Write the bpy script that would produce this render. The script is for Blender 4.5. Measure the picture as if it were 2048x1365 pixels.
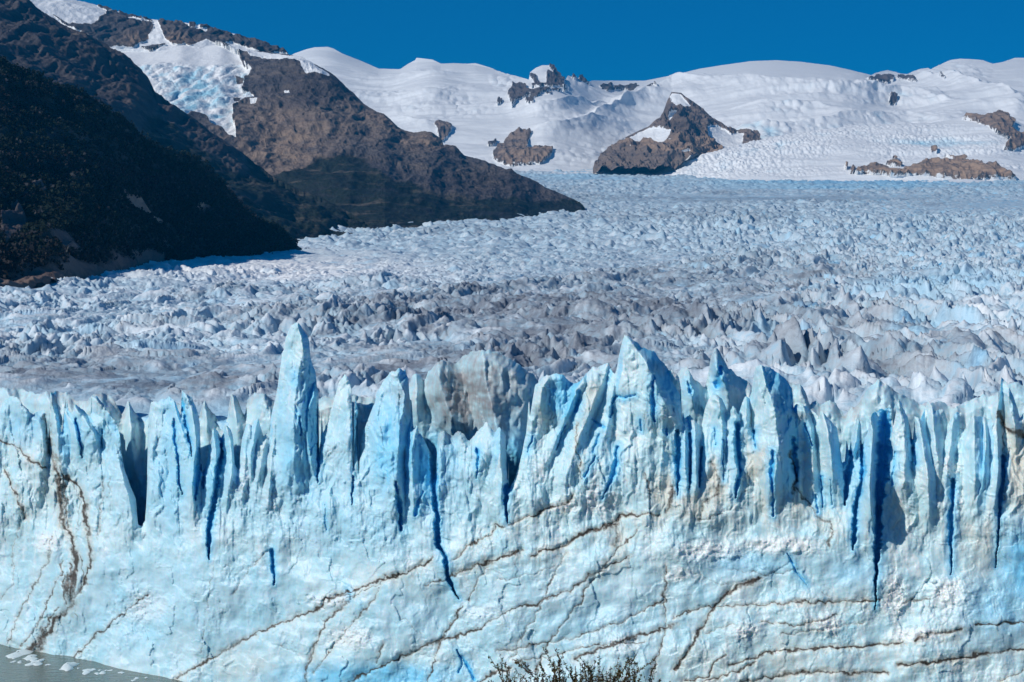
import bpy, math, random
import numpy as np
# ------------------------------------------------------------------ camera, light, exposure
C = bpy.context.scene
for o in list(bpy.data.objects): bpy.data.objects.remove(o)
F, H, HOR, W2 = 3248.0, 100.0, 520.0, 1024.0      # focal length, eye height, horizon row of a 2048 wide frame
cam = bpy.data.cameras.new('camera'); camo = bpy.data.objects.new('camera', cam)
C.collection.objects.link(camo)
camo.location = (0, 0, H); camo.rotation_euler = (math.radians(90), 0, 0)
cam.sensor_width = 36.0; cam.lens = 36.0*F/2048
cam.shift_y = -(682.5-HOR)/2048.0
cam.clip_start = 0.5; cam.clip_end = 90000
C.camera = camo
SUN = np.array((-0.70, -0.50, 0.62)); SUN /= np.linalg.norm(SUN)
elev = math.asin(SUN[2]); azim = math.atan2(SUN[0], SUN[1])
w = bpy.data.worlds.new('World'); C.world = w; w.use_nodes = True
nt = w.node_tree; bg = nt.nodes['Background']
sky = nt.nodes.new('ShaderNodeTexSky'); sky.sky_type = 'NISHITA'; sky.sun_disc = False
sky.sun_elevation = elev; sky.sun_rotation = azim
sky.altitude = 2500; sky.air_density = 1.0; sky.dust_density = 0.0; sky.ozone_density = 4.0
mul = nt.nodes.new('ShaderNodeMix'); mul.data_type = 'RGBA'; mul.blend_type = 'MULTIPLY'
mul.inputs[0].default_value = 1.0; mul.inputs[7].default_value = (0.0, 0.35, 0.59, 1)
nt.links.new(sky.outputs[0], mul.inputs[6]); nt.links.new(mul.outputs[2], bg.inputs[0])
bg.inputs[1].default_value = 0.125
sl = bpy.data.lights.new('sun', 'SUN'); sl.energy = 4.05; sl.angle = math.radians(0.5); sl.color = (1.0, 0.955, 0.90)
so = bpy.data.objects.new('sun', sl); C.collection.objects.link(so)
from mathutils import Vector
so.rotation_euler = Vector(SUN.tolist()).to_track_quat('Z', 'Y').to_euler()
so.location = (-300, -100, 500)
C.view_settings.view_transform = 'Standard'; C.view_settings.look = 'None'
C.view_settings.exposure = 0.0; C.view_settings.gamma = 1.0; C.view_settings.use_curve_mapping = False
C.cycles.max_bounces = 6; C.cycles.diffuse_bounces = 4; C.cycles.volume_bounces = 0
rng = np.random.default_rng(7)

# ------------------------------------------------------------------ noise
def hsh(ix, iy, s):
    n = (ix.astype(np.int64)*374761393 + iy.astype(np.int64)*668265263 + s*2147483647) & 0xffffffff
    n = ((n ^ (n >> 13))*1274126177) & 0xffffffff
    n = ((n ^ (n >> 16))*2246822519) & 0xffffffff
    return ((n ^ (n >> 15)) & 0xffffff).astype(np.float32)/16777216.0
def pn(x, y, s=0):
    x = np.asarray(x, np.float64); y = np.asarray(y, np.float64)
    ix = np.floor(x); iy = np.floor(y); fx = (x-ix).astype(np.float32); fy = (y-iy).astype(np.float32)
    u = fx*fx*fx*(fx*(fx*6-15)+10); v = fy*fy*fy*(fy*(fy*6-15)+10)
    def g(dx, dy):
        a = hsh(ix+dx, iy+dy, s)*6.2831853
        return np.cos(a)*(fx-dx)+np.sin(a)*(fy-dy)
    a = g(0, 0); b = g(1, 0); c = g(0, 1); d = g(1, 1)
    return ((a+(b-a)*u)*(1-v)+(c+(d-c)*u)*v)*1.5
def fbm(x, y, s=0, o=4, g=.5):
    r = 0; a = 1.0; t = 0
    for i in range(o):
        r = r+a*pn(x*2**i, y*2**i, s+i*17); t += a; a *= g
    return r/t*1.4
def rdg(x, y, s=0, o=4, g=.5):
    r = 0; a = 1.0; t = 0
    for i in range(o):
        r = r+a*(1-np.abs(pn(x*2**i, y*2**i, s+i*31))*2); t += a; a *= g
    return r/t
def cones(x, y, s, k=1.0, pw=1.0, asym=.4):
    """upper envelope of pointed, lopsided cones, one per cell"""
    ix = np.floor(x); iy = np.floor(y); best = np.full(x.shape, -9., np.float32); idr = np.zeros(x.shape, np.float32)
    for dx in (-1, 0, 1):
        for dy in (-1, 0, 1):
            cx = ix+dx; cy = iy+dy
            jx = cx+hsh(cx, cy, s); jy = cy+hsh(cx, cy, s+1); hh = hsh(cx, cy, s+2)
            ex = (x-jx).astype(np.float32); ey = (y-jy).astype(np.float32)
            th = hsh(cx, cy, s+3)*6.2831853
            d = np.sqrt(ex*ex+ey*ey)**pw
            d = d*(1+asym*np.cos(np.arctan2(ey, ex)-th))
            v = hh*.8+.2-k*d
            m = v > best; best = np.where(m, v, best); idr = np.where(m, hsh(cx, cy, s+4), idr)
    return best, idr
def facets(x, y, s, amp=1.0):
    """broken tilted plates, one per cell"""
    ix = np.floor(x); iy = np.floor(y); best = np.full(x.shape, 99., np.float32); out = np.zeros(x.shape, np.float32)
    for dx in (-1, 0, 1):
        for dy in (-1, 0, 1):
            cx = ix+dx; cy = iy+dy; ex = (x-cx-hsh(cx, cy, s)).astype(np.float32); ey = (y-cy-hsh(cx, cy, s+1)).astype(np.float32)
            d = ex*ex+ey*ey; m = d < best; best = np.where(m, d, best)
            out = np.where(m, (hsh(cx, cy, s+2)-.5)*2*ex+(hsh(cx, cy, s+3)-.5)*2*ey+(hsh(cx, cy, s+4)-.5)*.5, out)
    return out*amp
def sst(a, b, x):
    t = np.clip((x-a)/(b-a), 0, 1); return t*t*(3-2*t)
def ip(x, pts, c=1):
    p = np.array(pts, float); return np.interp(x, p[:, 0], p[:, c])

# ------------------------------------------------------------------ geometry helpers
def world(px, row, D): return np.stack(((px-W2)/F*D, D, H-(row-HOR)/F*D), -1)
def tag(o, label=None, cat=None, group=None, kind=None):
    if label: o['label'] = label
    if cat: o['category'] = cat
    if group: o['group'] = group
    if kind: o['kind'] = kind
    return o
def raw_mesh(name, co, quads, mat, attrs=None, parent=None, smooth=True):
    me = bpy.data.meshes.new(name); n = len(co); m = len(quads); k = quads.shape[1]
    me.vertices.add(n); me.vertices.foreach_set('co', np.ascontiguousarray(co, np.float32).ravel())
    me.loops.add(m*k); me.loops.foreach_set('vertex_index', np.ascontiguousarray(quads, np.int32).ravel())
    me.polygons.add(m); me.polygons.foreach_set('loop_start', np.arange(0, m*k, k, dtype=np.int32))
    if attrs:
        for an, av in attrs.items():
            a = me.attributes.new(an, 'FLOAT_COLOR', 'POINT')
            av = np.concatenate((av, np.ones((n, 1))), 1) if av.shape[1] == 3 else av
            a.data.foreach_set('color', np.ascontiguousarray(av, np.float32).ravel())
    me.update(calc_edges=True)
    if smooth: me.polygons.foreach_set('use_smooth', np.ones(m, bool))
    me.materials.append(mat)
    o = bpy.data.objects.new(name, me); C.collection.objects.link(o)
    if parent: o.parent = parent
    return o
def grid_quads(ny, nx):
    i = np.arange(ny*nx).reshape(ny, nx)
    return np.stack((i[:-1, :-1], i[1:, :-1], i[1:, 1:], i[:-1, 1:]), -1).reshape(-1, 4)
def grid(name, P, mat, attrs=None, parent=None, smooth=True):
    ny, nx = P.shape[:2]
    at = {k: v.reshape(-1, v.shape[-1]) for k, v in (attrs or {}).items()}
    return raw_mesh(name, P.reshape(-1, 3), grid_quads(ny, nx), mat, at, parent, smooth)
def subset(name, co, quads, sel, mat, attrs, parent, smooth):
    q = quads[sel]; u, inv = np.unique(q, return_inverse=True)
    return raw_mesh(name, co[u], inv.reshape(q.shape), mat, {k: v[u] for k, v in attrs.items()}, parent, smooth)
def inpoly(x, y, pts):
    r = np.zeros(x.shape, bool); p = np.array(pts, float); n = len(p)
    bb = (x > p[:, 0].min()) & (x < p[:, 0].max()) & (y > p[:, 1].min()) & (y < p[:, 1].max())
    xs = x[bb]; ys = y[bb]; t = np.zeros(xs.shape, bool)
    for i in range(n):
        x0, y0 = p[i]; x1, y1 = p[(i+1) % n]
        if y0 == y1: continue
        t ^= ((y0 > ys) != (y1 > ys)) & (xs < (x1-x0)*(ys-y0)/(y1-y0)+x0)
    r[bb] = t; return r
def pline(x, y, pts, reach):
    """distance to a polyline and width along it; only near it"""
    p = np.array(pts, float)
    bb = (x > p[:, 0].min()-reach) & (x < p[:, 0].max()+reach) & (y > p[:, 1].min()-reach) & (y < p[:, 1].max()+reach)
    xs = x[bb]; ys = y[bb]; d = np.full(xs.shape, 1e9); wd = np.ones(xs.shape); sd = np.zeros(xs.shape)
    for i in range(len(p)-1):
        ax, ay = p[i, :2]; bx, by = p[i+1, :2]; vx, vy = bx-ax, by-ay; L = vx*vx+vy*vy+1e-9
        t = np.clip(((xs-ax)*vx+(ys-ay)*vy)/L, 0, 1)
        e = np.hypot(xs-ax-t*vx, ys-ay-t*vy); m = e < d
        d = np.where(m, e, d)
        if p.shape[1] > 2: wd = np.where(m, p[i, 2]+(p[i+1, 2]-p[i, 2])*t, wd)
    return bb, d, wd
def ell(x, y, cx, cy, rx, ry): return np.clip(1.4-np.hypot((x-cx)/rx, (y-cy)/ry)*1.1, 0, 1)

# ------------------------------------------------------------------ materials
class NT:
    def __init__(s, name, rough=.6, spec=.3):
        s.m = bpy.data.materials.new(name); s.m.use_nodes = True; s.t = s.m.node_tree
        s.b = s.t.nodes['Principled BSDF']; s.b.inputs['Roughness'].default_value = rough
        s.b.inputs['Specular IOR Level'].default_value = spec
    def n(s, t, **k):
        x = s.t.nodes.new(t)
        for a, b in k.items(): setattr(x, a, b)
        return x
    def l(s, a, b): s.t.links.new(a, b)
    def pos(s, sc=(1, 1, 1)):
        g = s.n('ShaderNodeNewGeometry'); m = s.n('ShaderNodeMapping'); m.inputs['Scale'].default_value = sc
        s.l(g.outputs['Position'], m.inputs['Vector']); return m.outputs[0]
    def noise(s, vec, scale, det=4, rough=.6, dist=0):
        x = s.n('ShaderNodeTexNoise'); x.inputs['Scale'].default_value = scale; x.inputs['Detail'].default_value = det
        x.inputs['Roughness'].default_value = rough; x.inputs['Distortion'].default_value = dist
        s.l(vec, x.inputs['Vector']); return x.outputs['Fac']
    def attr(s, name):
        a = s.n('ShaderNodeAttribute', attribute_name=name); x = s.n('ShaderNodeSeparateColor'); s.l(a.outputs['Color'], x.inputs[0]); return x.outputs
    def math(s, op, a, b=None, clamp=False):
        x = s.n('ShaderNodeMath', operation=op, use_clamp=clamp)
        for i, v in enumerate((a, b)):
            if v is None: continue
            if isinstance(v, (int, float)): x.inputs[i].default_value = v
            else: s.l(v, x.inputs[i])
        return x.outputs[0]
    def mr(s, v, a, b, c=0., d=1.):
        x = s.n('ShaderNodeMapRange'); s.l(v, x.inputs[0])
        for i, q in enumerate((a, b, c, d)): x.inputs[i+1].default_value = q
        return x.outputs[0]
    def mix(s, f, a, b):
        x = s.n('ShaderNodeMix', data_type='RGBA')
        for i, v in ((0, f), (6, a), (7, b)):
            if isinstance(v, (int, float)): x.inputs[i].default_value = v
            elif isinstance(v, tuple): x.inputs[i].default_value = v+(1,)
            else: s.l(v, x.inputs[i])
        return x.outputs[2]
    def bump(s, h, st, dist):
        x = s.n('ShaderNodeBump'); x.inputs['Strength'].default_value = st; x.inputs['Distance'].default_value = dist
        s.l(h, x.inputs['Height']); s.l(x.outputs[0], s.b.inputs['Normal'])
    def col(s, c): s.l(c, s.b.inputs['Base Color']); return s.m

def ice_material():
    t = NT('glacier_ice', .44, .38)
    r, g, b = t.attr('m1')[:3]; st, gd, hz = t.attr('m2')[:3]
    p = t.pos()
    n1 = t.noise(p, .12, 5, .6, .5); n2 = t.noise(t.pos((1, 1, .35)), .5, 6, .65, .8); n3 = t.noise(p, 2.2, 4, .7)
    streak = t.noise(t.pos((1, 1, .06)), 1.1, 4, .6)
    c = t.mix(t.mr(n1, .35, .65), (.605, .775, .805), (.42, .685, .765))
    c = t.mix(t.mr(n2, .50, .68, 0, .75), c, (.80, .865, .87))
    c = t.mix(t.mr(t.math('ADD', st, t.math('MULTIPLY', t.math('SUBTRACT', n2, .5), .8)), .2, .9, 0, .8), c, (.60, .585, .50))
    c = t.mix(t.mr(t.math('ADD', b, t.math('MULTIPLY', t.math('SUBTRACT', n3, .5), .7)), .3, .9, 0, .8), c, (.78, .82, .81))
    c = t.mix(t.math('MULTIPLY', t.mr(streak, .45, .75), hz), c, (.52, .53, .45))
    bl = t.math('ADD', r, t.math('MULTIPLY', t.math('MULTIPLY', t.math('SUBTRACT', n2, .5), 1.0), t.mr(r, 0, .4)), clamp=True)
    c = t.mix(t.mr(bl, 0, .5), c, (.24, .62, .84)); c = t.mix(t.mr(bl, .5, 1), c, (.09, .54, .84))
    film = t.math('ADD', gd, t.math('MULTIPLY', t.math('SUBTRACT', n2, .5), t.mr(gd, 0, .3, 0, 1.4)), clamp=True)
    c = t.mix(t.mr(film, .15, 1.0, 0, .92), c, (.24, .24, .25))
    dn = t.math('ADD', g, t.math('MULTIPLY', t.math('SUBTRACT', n3, .5), t.mr(g, 0, .25, 0, 1.3)), clamp=True)
    c = t.mix(t.mr(dn, .12, .8, 0, .96), c, (.06, .047, .036))
    t.bump(t.math('ADD', n2, t.math('MULTIPLY', n3, .35)), (.4), .3)
    t.b.inputs['Subsurface Weight'].default_value = .4; t.b.inputs['Subsurface Radius'].default_value = (.35, .9, 1.3); t.b.inputs['Subsurface Scale'].default_value = 1.2
    return t.col(c)
def field_material():
    t = NT('glacier_surface_ice', .5, .3)
    r, g, b = t.attr('m1')[:3]
    p = t.pos(); n2 = t.noise(p, .35, 5, .65, .4); n3 = t.noise(t.pos((.5, 1, 1)), .05, 5, .6, 1.0)
    c = t.mix(t.mr(n2, .36, .66), (.31, .50, .61), (.64, .73, .78))
    c = t.mix(b, c, (.86, .885, .895))
    bl = t.math('ADD', r, t.math('MULTIPLY', t.math('SUBTRACT', n2, .5), t.mr(r, 0, .3)), clamp=True)
    c = t.mix(t.mr(bl, 0, .5), c, (.42, .68, .83)); c = t.mix(t.mr(bl, .5, 1), c, (.06, .36, .66))
    d = t.math('ADD', g, t.math('MULTIPLY', t.math('SUBTRACT', n3, .5), t.mr(g, 0, .3, 0, .8)), clamp=True)
    d = t.math('ADD', d, t.math('MULTIPLY', t.math('SUBTRACT', n2, .5), t.mr(g, 0, .3, 0, 1.2)), clamp=True)
    c = t.mix(t.mr(d, .1, 1, 0, .95), c, (.175, .195, .23))
    t.bump(n2, .6, .8)
    return t.col(c)
def land_material():
    """rock, snow, scrub and cracked ice picked by masks"""
    t = NT('mountain_land', .8, .2)
    r, g, b = t.attr('m1')[:3]; oc, dk, sc = t.attr('m2')[:3]
    p = t.pos(); nA = t.noise(p, .012, 6, .62, .6); nB = t.noise(t.pos((1, 1, .35)), .035, 6, .7, .3); nC = t.noise(p, .15, 4, .7)
    lay = t.noise(t.pos((.25, .25, 2.2)), .02, 5, .7, .8)
    rock = t.mix(t.mr(nB, .38, .62), (.060, .060, .074), (.140, .128, .130))
    rock = t.mix(t.mr(lay, .45, .65, 0, .5), rock, (.20, .165, .135))
    rock = t.mix(t.math('MULTIPLY', oc, t.mr(nA, .3, .52)), rock, (.40, .28, .195))
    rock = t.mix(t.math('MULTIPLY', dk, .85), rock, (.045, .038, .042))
    scr = t.mix(t.mr(nC, .35, .65), (.008, .016, .016), (.016, .026, .022))
    scr = t.mix(t.mr(nA, .5, .7, 0, .7), scr, (.024, .024, .026))
    rock = t.mix(t.mr(t.math('ADD', g, t.math('MULTIPLY', t.math('SUBTRACT', nA, .5), t.mr(g, 0, .3, 0, 1.2))), .3, .6), rock, scr)
    rock = t.mix(t.math('MULTIPLY', sc, .9), rock, t.mix(t.mr(nC, .3, .7), (.13, .09, .075), (.20, .145, .12)))
    st_ = t.n('ShaderNodeMapping'); st_.inputs['Rotation'].default_value = (0, math.radians(-38), 0); st_.inputs['Scale'].default_value = (.35, .35, 2.4)
    ge = t.n('ShaderNodeNewGeometry'); t.l(ge.outputs['Position'], st_.inputs['Vector']); nS = t.noise(st_.outputs[0], .012, 6, .7, .5)
    rock = t.mix(t.mr(nS, .5, .68, 0, .6), rock, (.045, .045, .058)); rock = t.mix(t.mr(nS, .46, .34, 0, .5), rock, (.19, .155, .13))
    snow = t.mix(t.mr(nC, .35, .65), (.885, .905, .905), (.82, .855, .875))
    snow = t.mix(t.mr(t.math('ADD', b, t.math('MULTIPLY', t.math('SUBTRACT', nC, .5), t.mr(b, 0, .3, 0, 1.6))), .2, 1), snow, (.36, .66, .80))
    rm = t.math('ADD', r, t.math('MULTIPLY', t.math('SUBTRACT', t.noise(p, .03, 5, .75), .5), t.math('MULTIPLY', t.mr(r, .02, .3), t.mr(r, 1.0, .7, .35, 2.2))))
    c = t.mix(t.mr(rm, .46, .54), snow, rock)
    nD = t.noise(t.pos((.5, 1, 1.6)), .014, 6, .68, .6)
    t.bump(t.math('ADD', t.math('MULTIPLY', nD, 1.3), t.math('ADD', nB, t.math('MULTIPLY', nC, .5))), .3, 14)
    return t.col(c)
M_ICE = ice_material(); M_FIELD = field_material(); M_LAND = land_material()

# ------------------------------------------------------------------ glacier front
DW = [(-400, 470), (0, 422), (380, 384), (700, 366), (1024, 352), (1500, 342), (2048, 336), (2500, 336)]
TOP1 = [(-300,800),(-180,840),(-60,795),(0,817),(10,800),(23,790),(35,797),(47,811),(68,829),(78,822),(90,820),(94,836),(95,876),(97,881),(99,830),(100,787),(112,784),(130,785),(134,792),(131,821),(123,868),(126,850),(131,823),(137,822),(146,826),(149,812),(160,815),(172,824),(181,833),(183,790),(195,793),(210,815),(222,832),(234,848),(241,872),(243,905),(248,935),(258,965),(272,1000),(276,1050),(284,1054),(290,1043),(294,990),(295,880),(297,834),(302,803),(320,802),(338,793),(349,801),(355,815),(362,834),(363,783),(372,786),(384,798),(394,820),(400,851),(401,904),(404,941),(408,941),(416,909),(420,895),(419,867),(426,854),(436,862),(442,876),(446,868),(450,848),(458,856),(466,872),(469,925),(477,938),(479,919),(484,877),(494,846),(504,850),(510,842),(516,836),(520,850),(527,872),(533,866),(539,880),(541,840),(545,819),(553,788),(561,732),(566,706),(565.4,698),(571,677),(577,661),(583,651),(587,648),(598,649),(608,661),(615,673),(619,685),(620.5,716),(626,732),(632,745),(633,769),(637,788),(643,822),(646,864),(638,919),(640.5,920),(648,864),(661,825),(670,793),(677,767),(684,754),(690,748),(697,757),(703,769),(709,788),(717,811),(716,825),(708,851),(706,904),(707,955),(717,957),(719,912),(721,880),(734,843),(746,815),(750,805),(753,785),(763,770),(776,752),(784,741),(791,743),(798,735),(806,739),(811,741),(817,762),(819,800),(824,804),(826,849),(828,856),(834,849),(838,866),(842,868),(848,878),(858,899),(866,915),(868,960),(872,962),(874,905),(870,880),(876,870),(885,862),(897,868),(908,872),(915,862),(924,865),(932,876),(939,883),(950,868),(962,856),(974,846),(983,858),(990,866),(994,858),(998,854),(1006,864),(1013,875),(1017,917),(1017,959),(1014,985),(1019,976),(1030,955),(1040,925),(1053,866),(1060,831),(1058,792),(1070,772),(1087,755),(1105,748),(1121,750),(1137,760),(1148,768),(1158,764),(1169,752),(1185,736),(1200,731),(1216,726),(1221,736),(1230,748),(1233,739),(1235,729),(1238,710),(1241,697),(1245,683),(1249,671),(1256,672),(1264,678),(1282,692),(1297,699),(1311,705),(1322,723),(1337,739),(1350,744),(1358,756),(1363,785),(1366,820),(1364,845),(1368,838),(1379,828),(1386,836),(1394,848),(1403,852),(1408,825),(1413,807),(1424,792),(1432,788),(1445,799),(1452,815),(1458,828),(1462,818),(1466,812),(1472,820),(1477,828),(1484,806),(1490,793),(1498,796),(1503,785),(1506,765),(1508,745),(1511,731),(1520,730),(1532,733),(1550,743),(1562,752),(1574,762),(1585,778),(1587,815),(1592,809),(1608,811),(1622,820),(1635,832),(1639,836),(1640,822),(1653,833),(1674,854),(1693,875),(1691,905),(1684,925),(1690,922),(1698,904),(1703,875),(1709,852),(1716,834),(1722,849),(1722,885),(1726,890),(1731,875),(1737,860),(1738,841),(1745,827),(1754,823),(1763,820),(1772,815),(1780,810),(1784,822),(1787,850),(1786,862),(1790,838),(1794,812),(1797,795),(1801,803),(1805,813),(1815,834),(1822,860),(1825,885),(1828,850),(1829,831),(1836,836),(1841,841),(1845,831),(1852,813),(1857,801),(1863,810),(1869,822),(1880,819),(1888,822),(1897,850),(1904,831),(1914,825),(1923,824),(1927,862),(1932,858),(1938,842),(1946,831),(1960,832),(1975,838),(1986,841),(1991,834),(1995,815),(2000,787),(2002,754),(2008,758),(2014,766),(2028,794),(2040,834),(2048,828),(2070,800),(2100,840),(2160,790),(2260,830),(2400,800)]
TOP1.sort(key=lambda q: q[0])
RID1 = [([(40,800),(75,850),(90,900),(95,960)],60,12,3),([(95,790),(112,830),(117,880),(118,960)],22,22,4),([(135,822),(148,850),(158,920)],20,8,2.5),
([(150,812),(170,840),(190,870),(200,920)],30,14,3.5),([(185,792),(215,825),(236,850),(242,890),(246,930)],35,14,5),([(208,845),(225,870),(238,920),(250,965),(262,1010),(266,1090)],40,14,3),
([(303,805),(300,900),(298,1000),(296,1100)],6,60,2.6),([(349,803),(365,850),(380,900),(385,1000)],50,10,3),([(370,785),(385,830),(392,880),(391,960),(386,1060)],20,14,5),
([(426,856),(432,900),(430,960),(428,1010)],14,10,3),([(452,850),(462,880),(464,930),(452,1010)],14,12,4),([(500,846),(490,900),(485,980)],10,20,2),([(516,838),(505,900),(500,970)],14,10,2.6),([(533,868),(520,930),(510,990)],14,10,2.6),
([(592,650),(604,700),(596,740),(592,780),(590,830),(588,880),(590,980)],45,38,7.5),([(626,795),(613,830),(612,870),(622,920),(632,960)],12,26,4),([(553,800),(548,880),(540,960),(530,1050)],12,14,2),([(572,760),(562,850),(556,960)],10,10,1.6),
([(692,750),(703,790),(700,830),(702,880),(704,950)],50,10,4),([(716,812),(694,836),(688,870),(692,930)],14,26,3),([(790,740),(806,790),(800,850),(797,900),(795,980),(798,1100)],62,24,5),
([(834,852),(822,900),(828,960),(833,1060)],24,34,4.5),([(877,870),(879,950),(877,1010)],4,34,2.5),([(974,848),(968,900),(955,960)],26,30,2.5),([(999,856),(1000,900),(1006,960),(1008,1020)],36,12,3),
([(1100,750),(1084,780),(1080,815),(1088,850)],44,60,6),([(1216,728),(1190,800),(1160,880),(1120,980)],30,16,3),([(1160,765),(1135,830),(1112,880),(1090,950)],30,10,2.6),([(1236,740),(1218,840),(1190,920)],22,12,2.5),
([(1250,672),(1290,722),(1312,762),(1335,805),(1350,850),(1362,910)],110,32,8),([(1372,840),(1372,880),(1374,1000)],14,8,2.5),([(1394,850),(1396,900),(1396,1000)],12,8,2.5),([(1436,790),(1440,850),(1436,960)],30,10,3),([(1467,812),(1466,870),(1470,960),(1465,1020)],20,9,3.4),
([(1492,795),(1492,860)],12,10,2.5),([(1530,732),(1540,780),(1550,830),(1556,890),(1553,960),(1548,1050)],42,36,8),([(1600,812),(1612,850),(1624,900),(1630,970)],30,8,3),([(1642,824),(1654,870),(1664,920),(1668,990)],25,22,4.6),
([(1716,836),(1712,880),(1700,930)],12,8,3),([(1741,830),(1745,860),(1743,900),(1742,1000),(1750,1120)],25,14,6),([(1797,797),(1803,850),(1812,920),(1815,1000)],25,14,4),([(1830,835),(1845,890),(1858,960),(1866,1050)],22,14,4.4),
([(1857,803),(1866,860),(1880,940)],10,14,3),([(1905,835),(1900,900),(1896,950)],10,12,2.5),([(1946,833),(1946,880),(1950,960),(1945,1050)],22,22,4),([(1975,880),(1968,930),(1962,1000)],8,14,2.5),([(2000,790),(1998,860),(1992,950),(1986,1040)],20,8,3.4),([(2020,790),(2026,850),(2030,900)],10,12,2.5)]
CRK1 = [([(152,838,3),(158,871,3),(164,916,1)],5),([(205,860,2),(205,902,1)],3),([(348,838,2.5),(350,880,3),(355,910,3),(359,965,2),(365,990,.7)],5),([(364,800,3),(369,834,4),(377,870,4),(382,892,2.5),(383,914,.8)],6),
([(406,930,6),(407,977,2)],6),([(442,868,4),(443,915,4),(437,935,6),(430,998,6),(418,1060,5),(417,1119,1)],8),([(399,900,5),(394,960,5),(390,1000,2)],4),([(544,1101,3),(545,1129,4),(549,1170,1.5)],5),([(638,890,4),(636,930,3),(635,965,1.5)],5),
([(600,835,3),(602,870,2)],3),([(706,955,3),(704,1010,1)],4),([(791,964,2),(798,1005,5),(801,1060,3)],5),([(863,885,5),(868,940,8),(870,998,7),(874,1033,6),(875,1088,6),(891,1115,4),(896,1157,5),(917,1198,1)],9),
([(955,900,3),(956,935,3),(953,957,1.5)],3),([(1013,975,7),(1011,1000,4),(1013,1046,1.5)],7),([(1235,895,4),(1228,947,4),(1204,998,1.5)],3),([(1307,750,2),(1305,792,5),(1308,842,3)],3.5),([(1270,790,1.5),(1248,797,2.5),(1230,792,2)],2),([(1228,797,3),(1221,834,3)],3),
([(1158,783,4),(1152,822,5)],3),([(1129,852,2),(1113,900,1)],2.5),([(1190,913,2),(1169,955,2)],2.5),([(1066,874,2),(1054,905,2)],2.5),([(1183,838,1.5),(1200,850,3),(1209,856,2)],2),([(1197,870,3),(1186,905,3)],1.5),
([(1355,862,4),(1356,900,6),(1357,955,4),(1355,990,1)],6),([(1380,868,4),(1381,924,3.5),(1380,955,2),(1377,985,.8)],5),([(1404,895,3),(1401,935,3),(1399,975,1)],4.5),([(1430,857,1.5),(1431,890,1.5)],2),([(1446,880,1.5),(1447,960,1)],2),([(1474,850,5),(1475,912,6),(1479,944,5),(1471,996,1.5)],6),
([(1508,862,3),(1510,896,2)],3),([(1546,905,4),(1544,944,5),(1546,1033,2)],4),([(1586,880,6),(1589,930,8),(1593,962,3)],6),([(1610,849,2.5),(1624,891,2)],3),([(1643,954,3),(1645,1015,1.5)],3),([(1632,991,2),(1636,1025,2)],2),([(1662,960,1.5),(1664,1010,1)],2),
([(1703,905,4),(1699,935,7),(1693,960,7),(1690,1010,2)],7),([(1722,885,4),(1727,938,5),(1722,970,4),(1712,1010,6),(1709,1060,5),(1707,1100,2)],8),([(1770,830,12),(1768,900,15),(1762,960,12),(1755,1010,8),(1756,1067,8),(1753,1130,4),(1751,1175,2),(1751,1219,.8)],11),
([(1790,905,2),(1784,970,2)],2),([(1824,880,4),(1832,930,2)],3),([(1906,960,5),(1904,1000,4),(1902,1067,5),(1902,1110,2.5),(1902,1150,1)],6),([(2005,914,4),(2007,951,4),(2000,998,4),(1998,1040,2.5),(1992,1136,1)],6),([(1575,1108,1.5),(1592,1143,2.5),(1613,1170,1.2)],2),
([(1280,840,2),(1283,862,1.5)],2),([(1332,858,2),(1334,870,2)],2),([(830,1030,4),(838,1000,3),(846,985,3)],2),([(650,1010,1),(652,1060,1.5)],1.5),([(697,1180,1.5),(700,1200,1)],1),([(917,1345,2),(925,1330,2),(915,1300,1)],2),([(950,1360,3),(935,1330,4),(912,1300,1)],2)]
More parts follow.
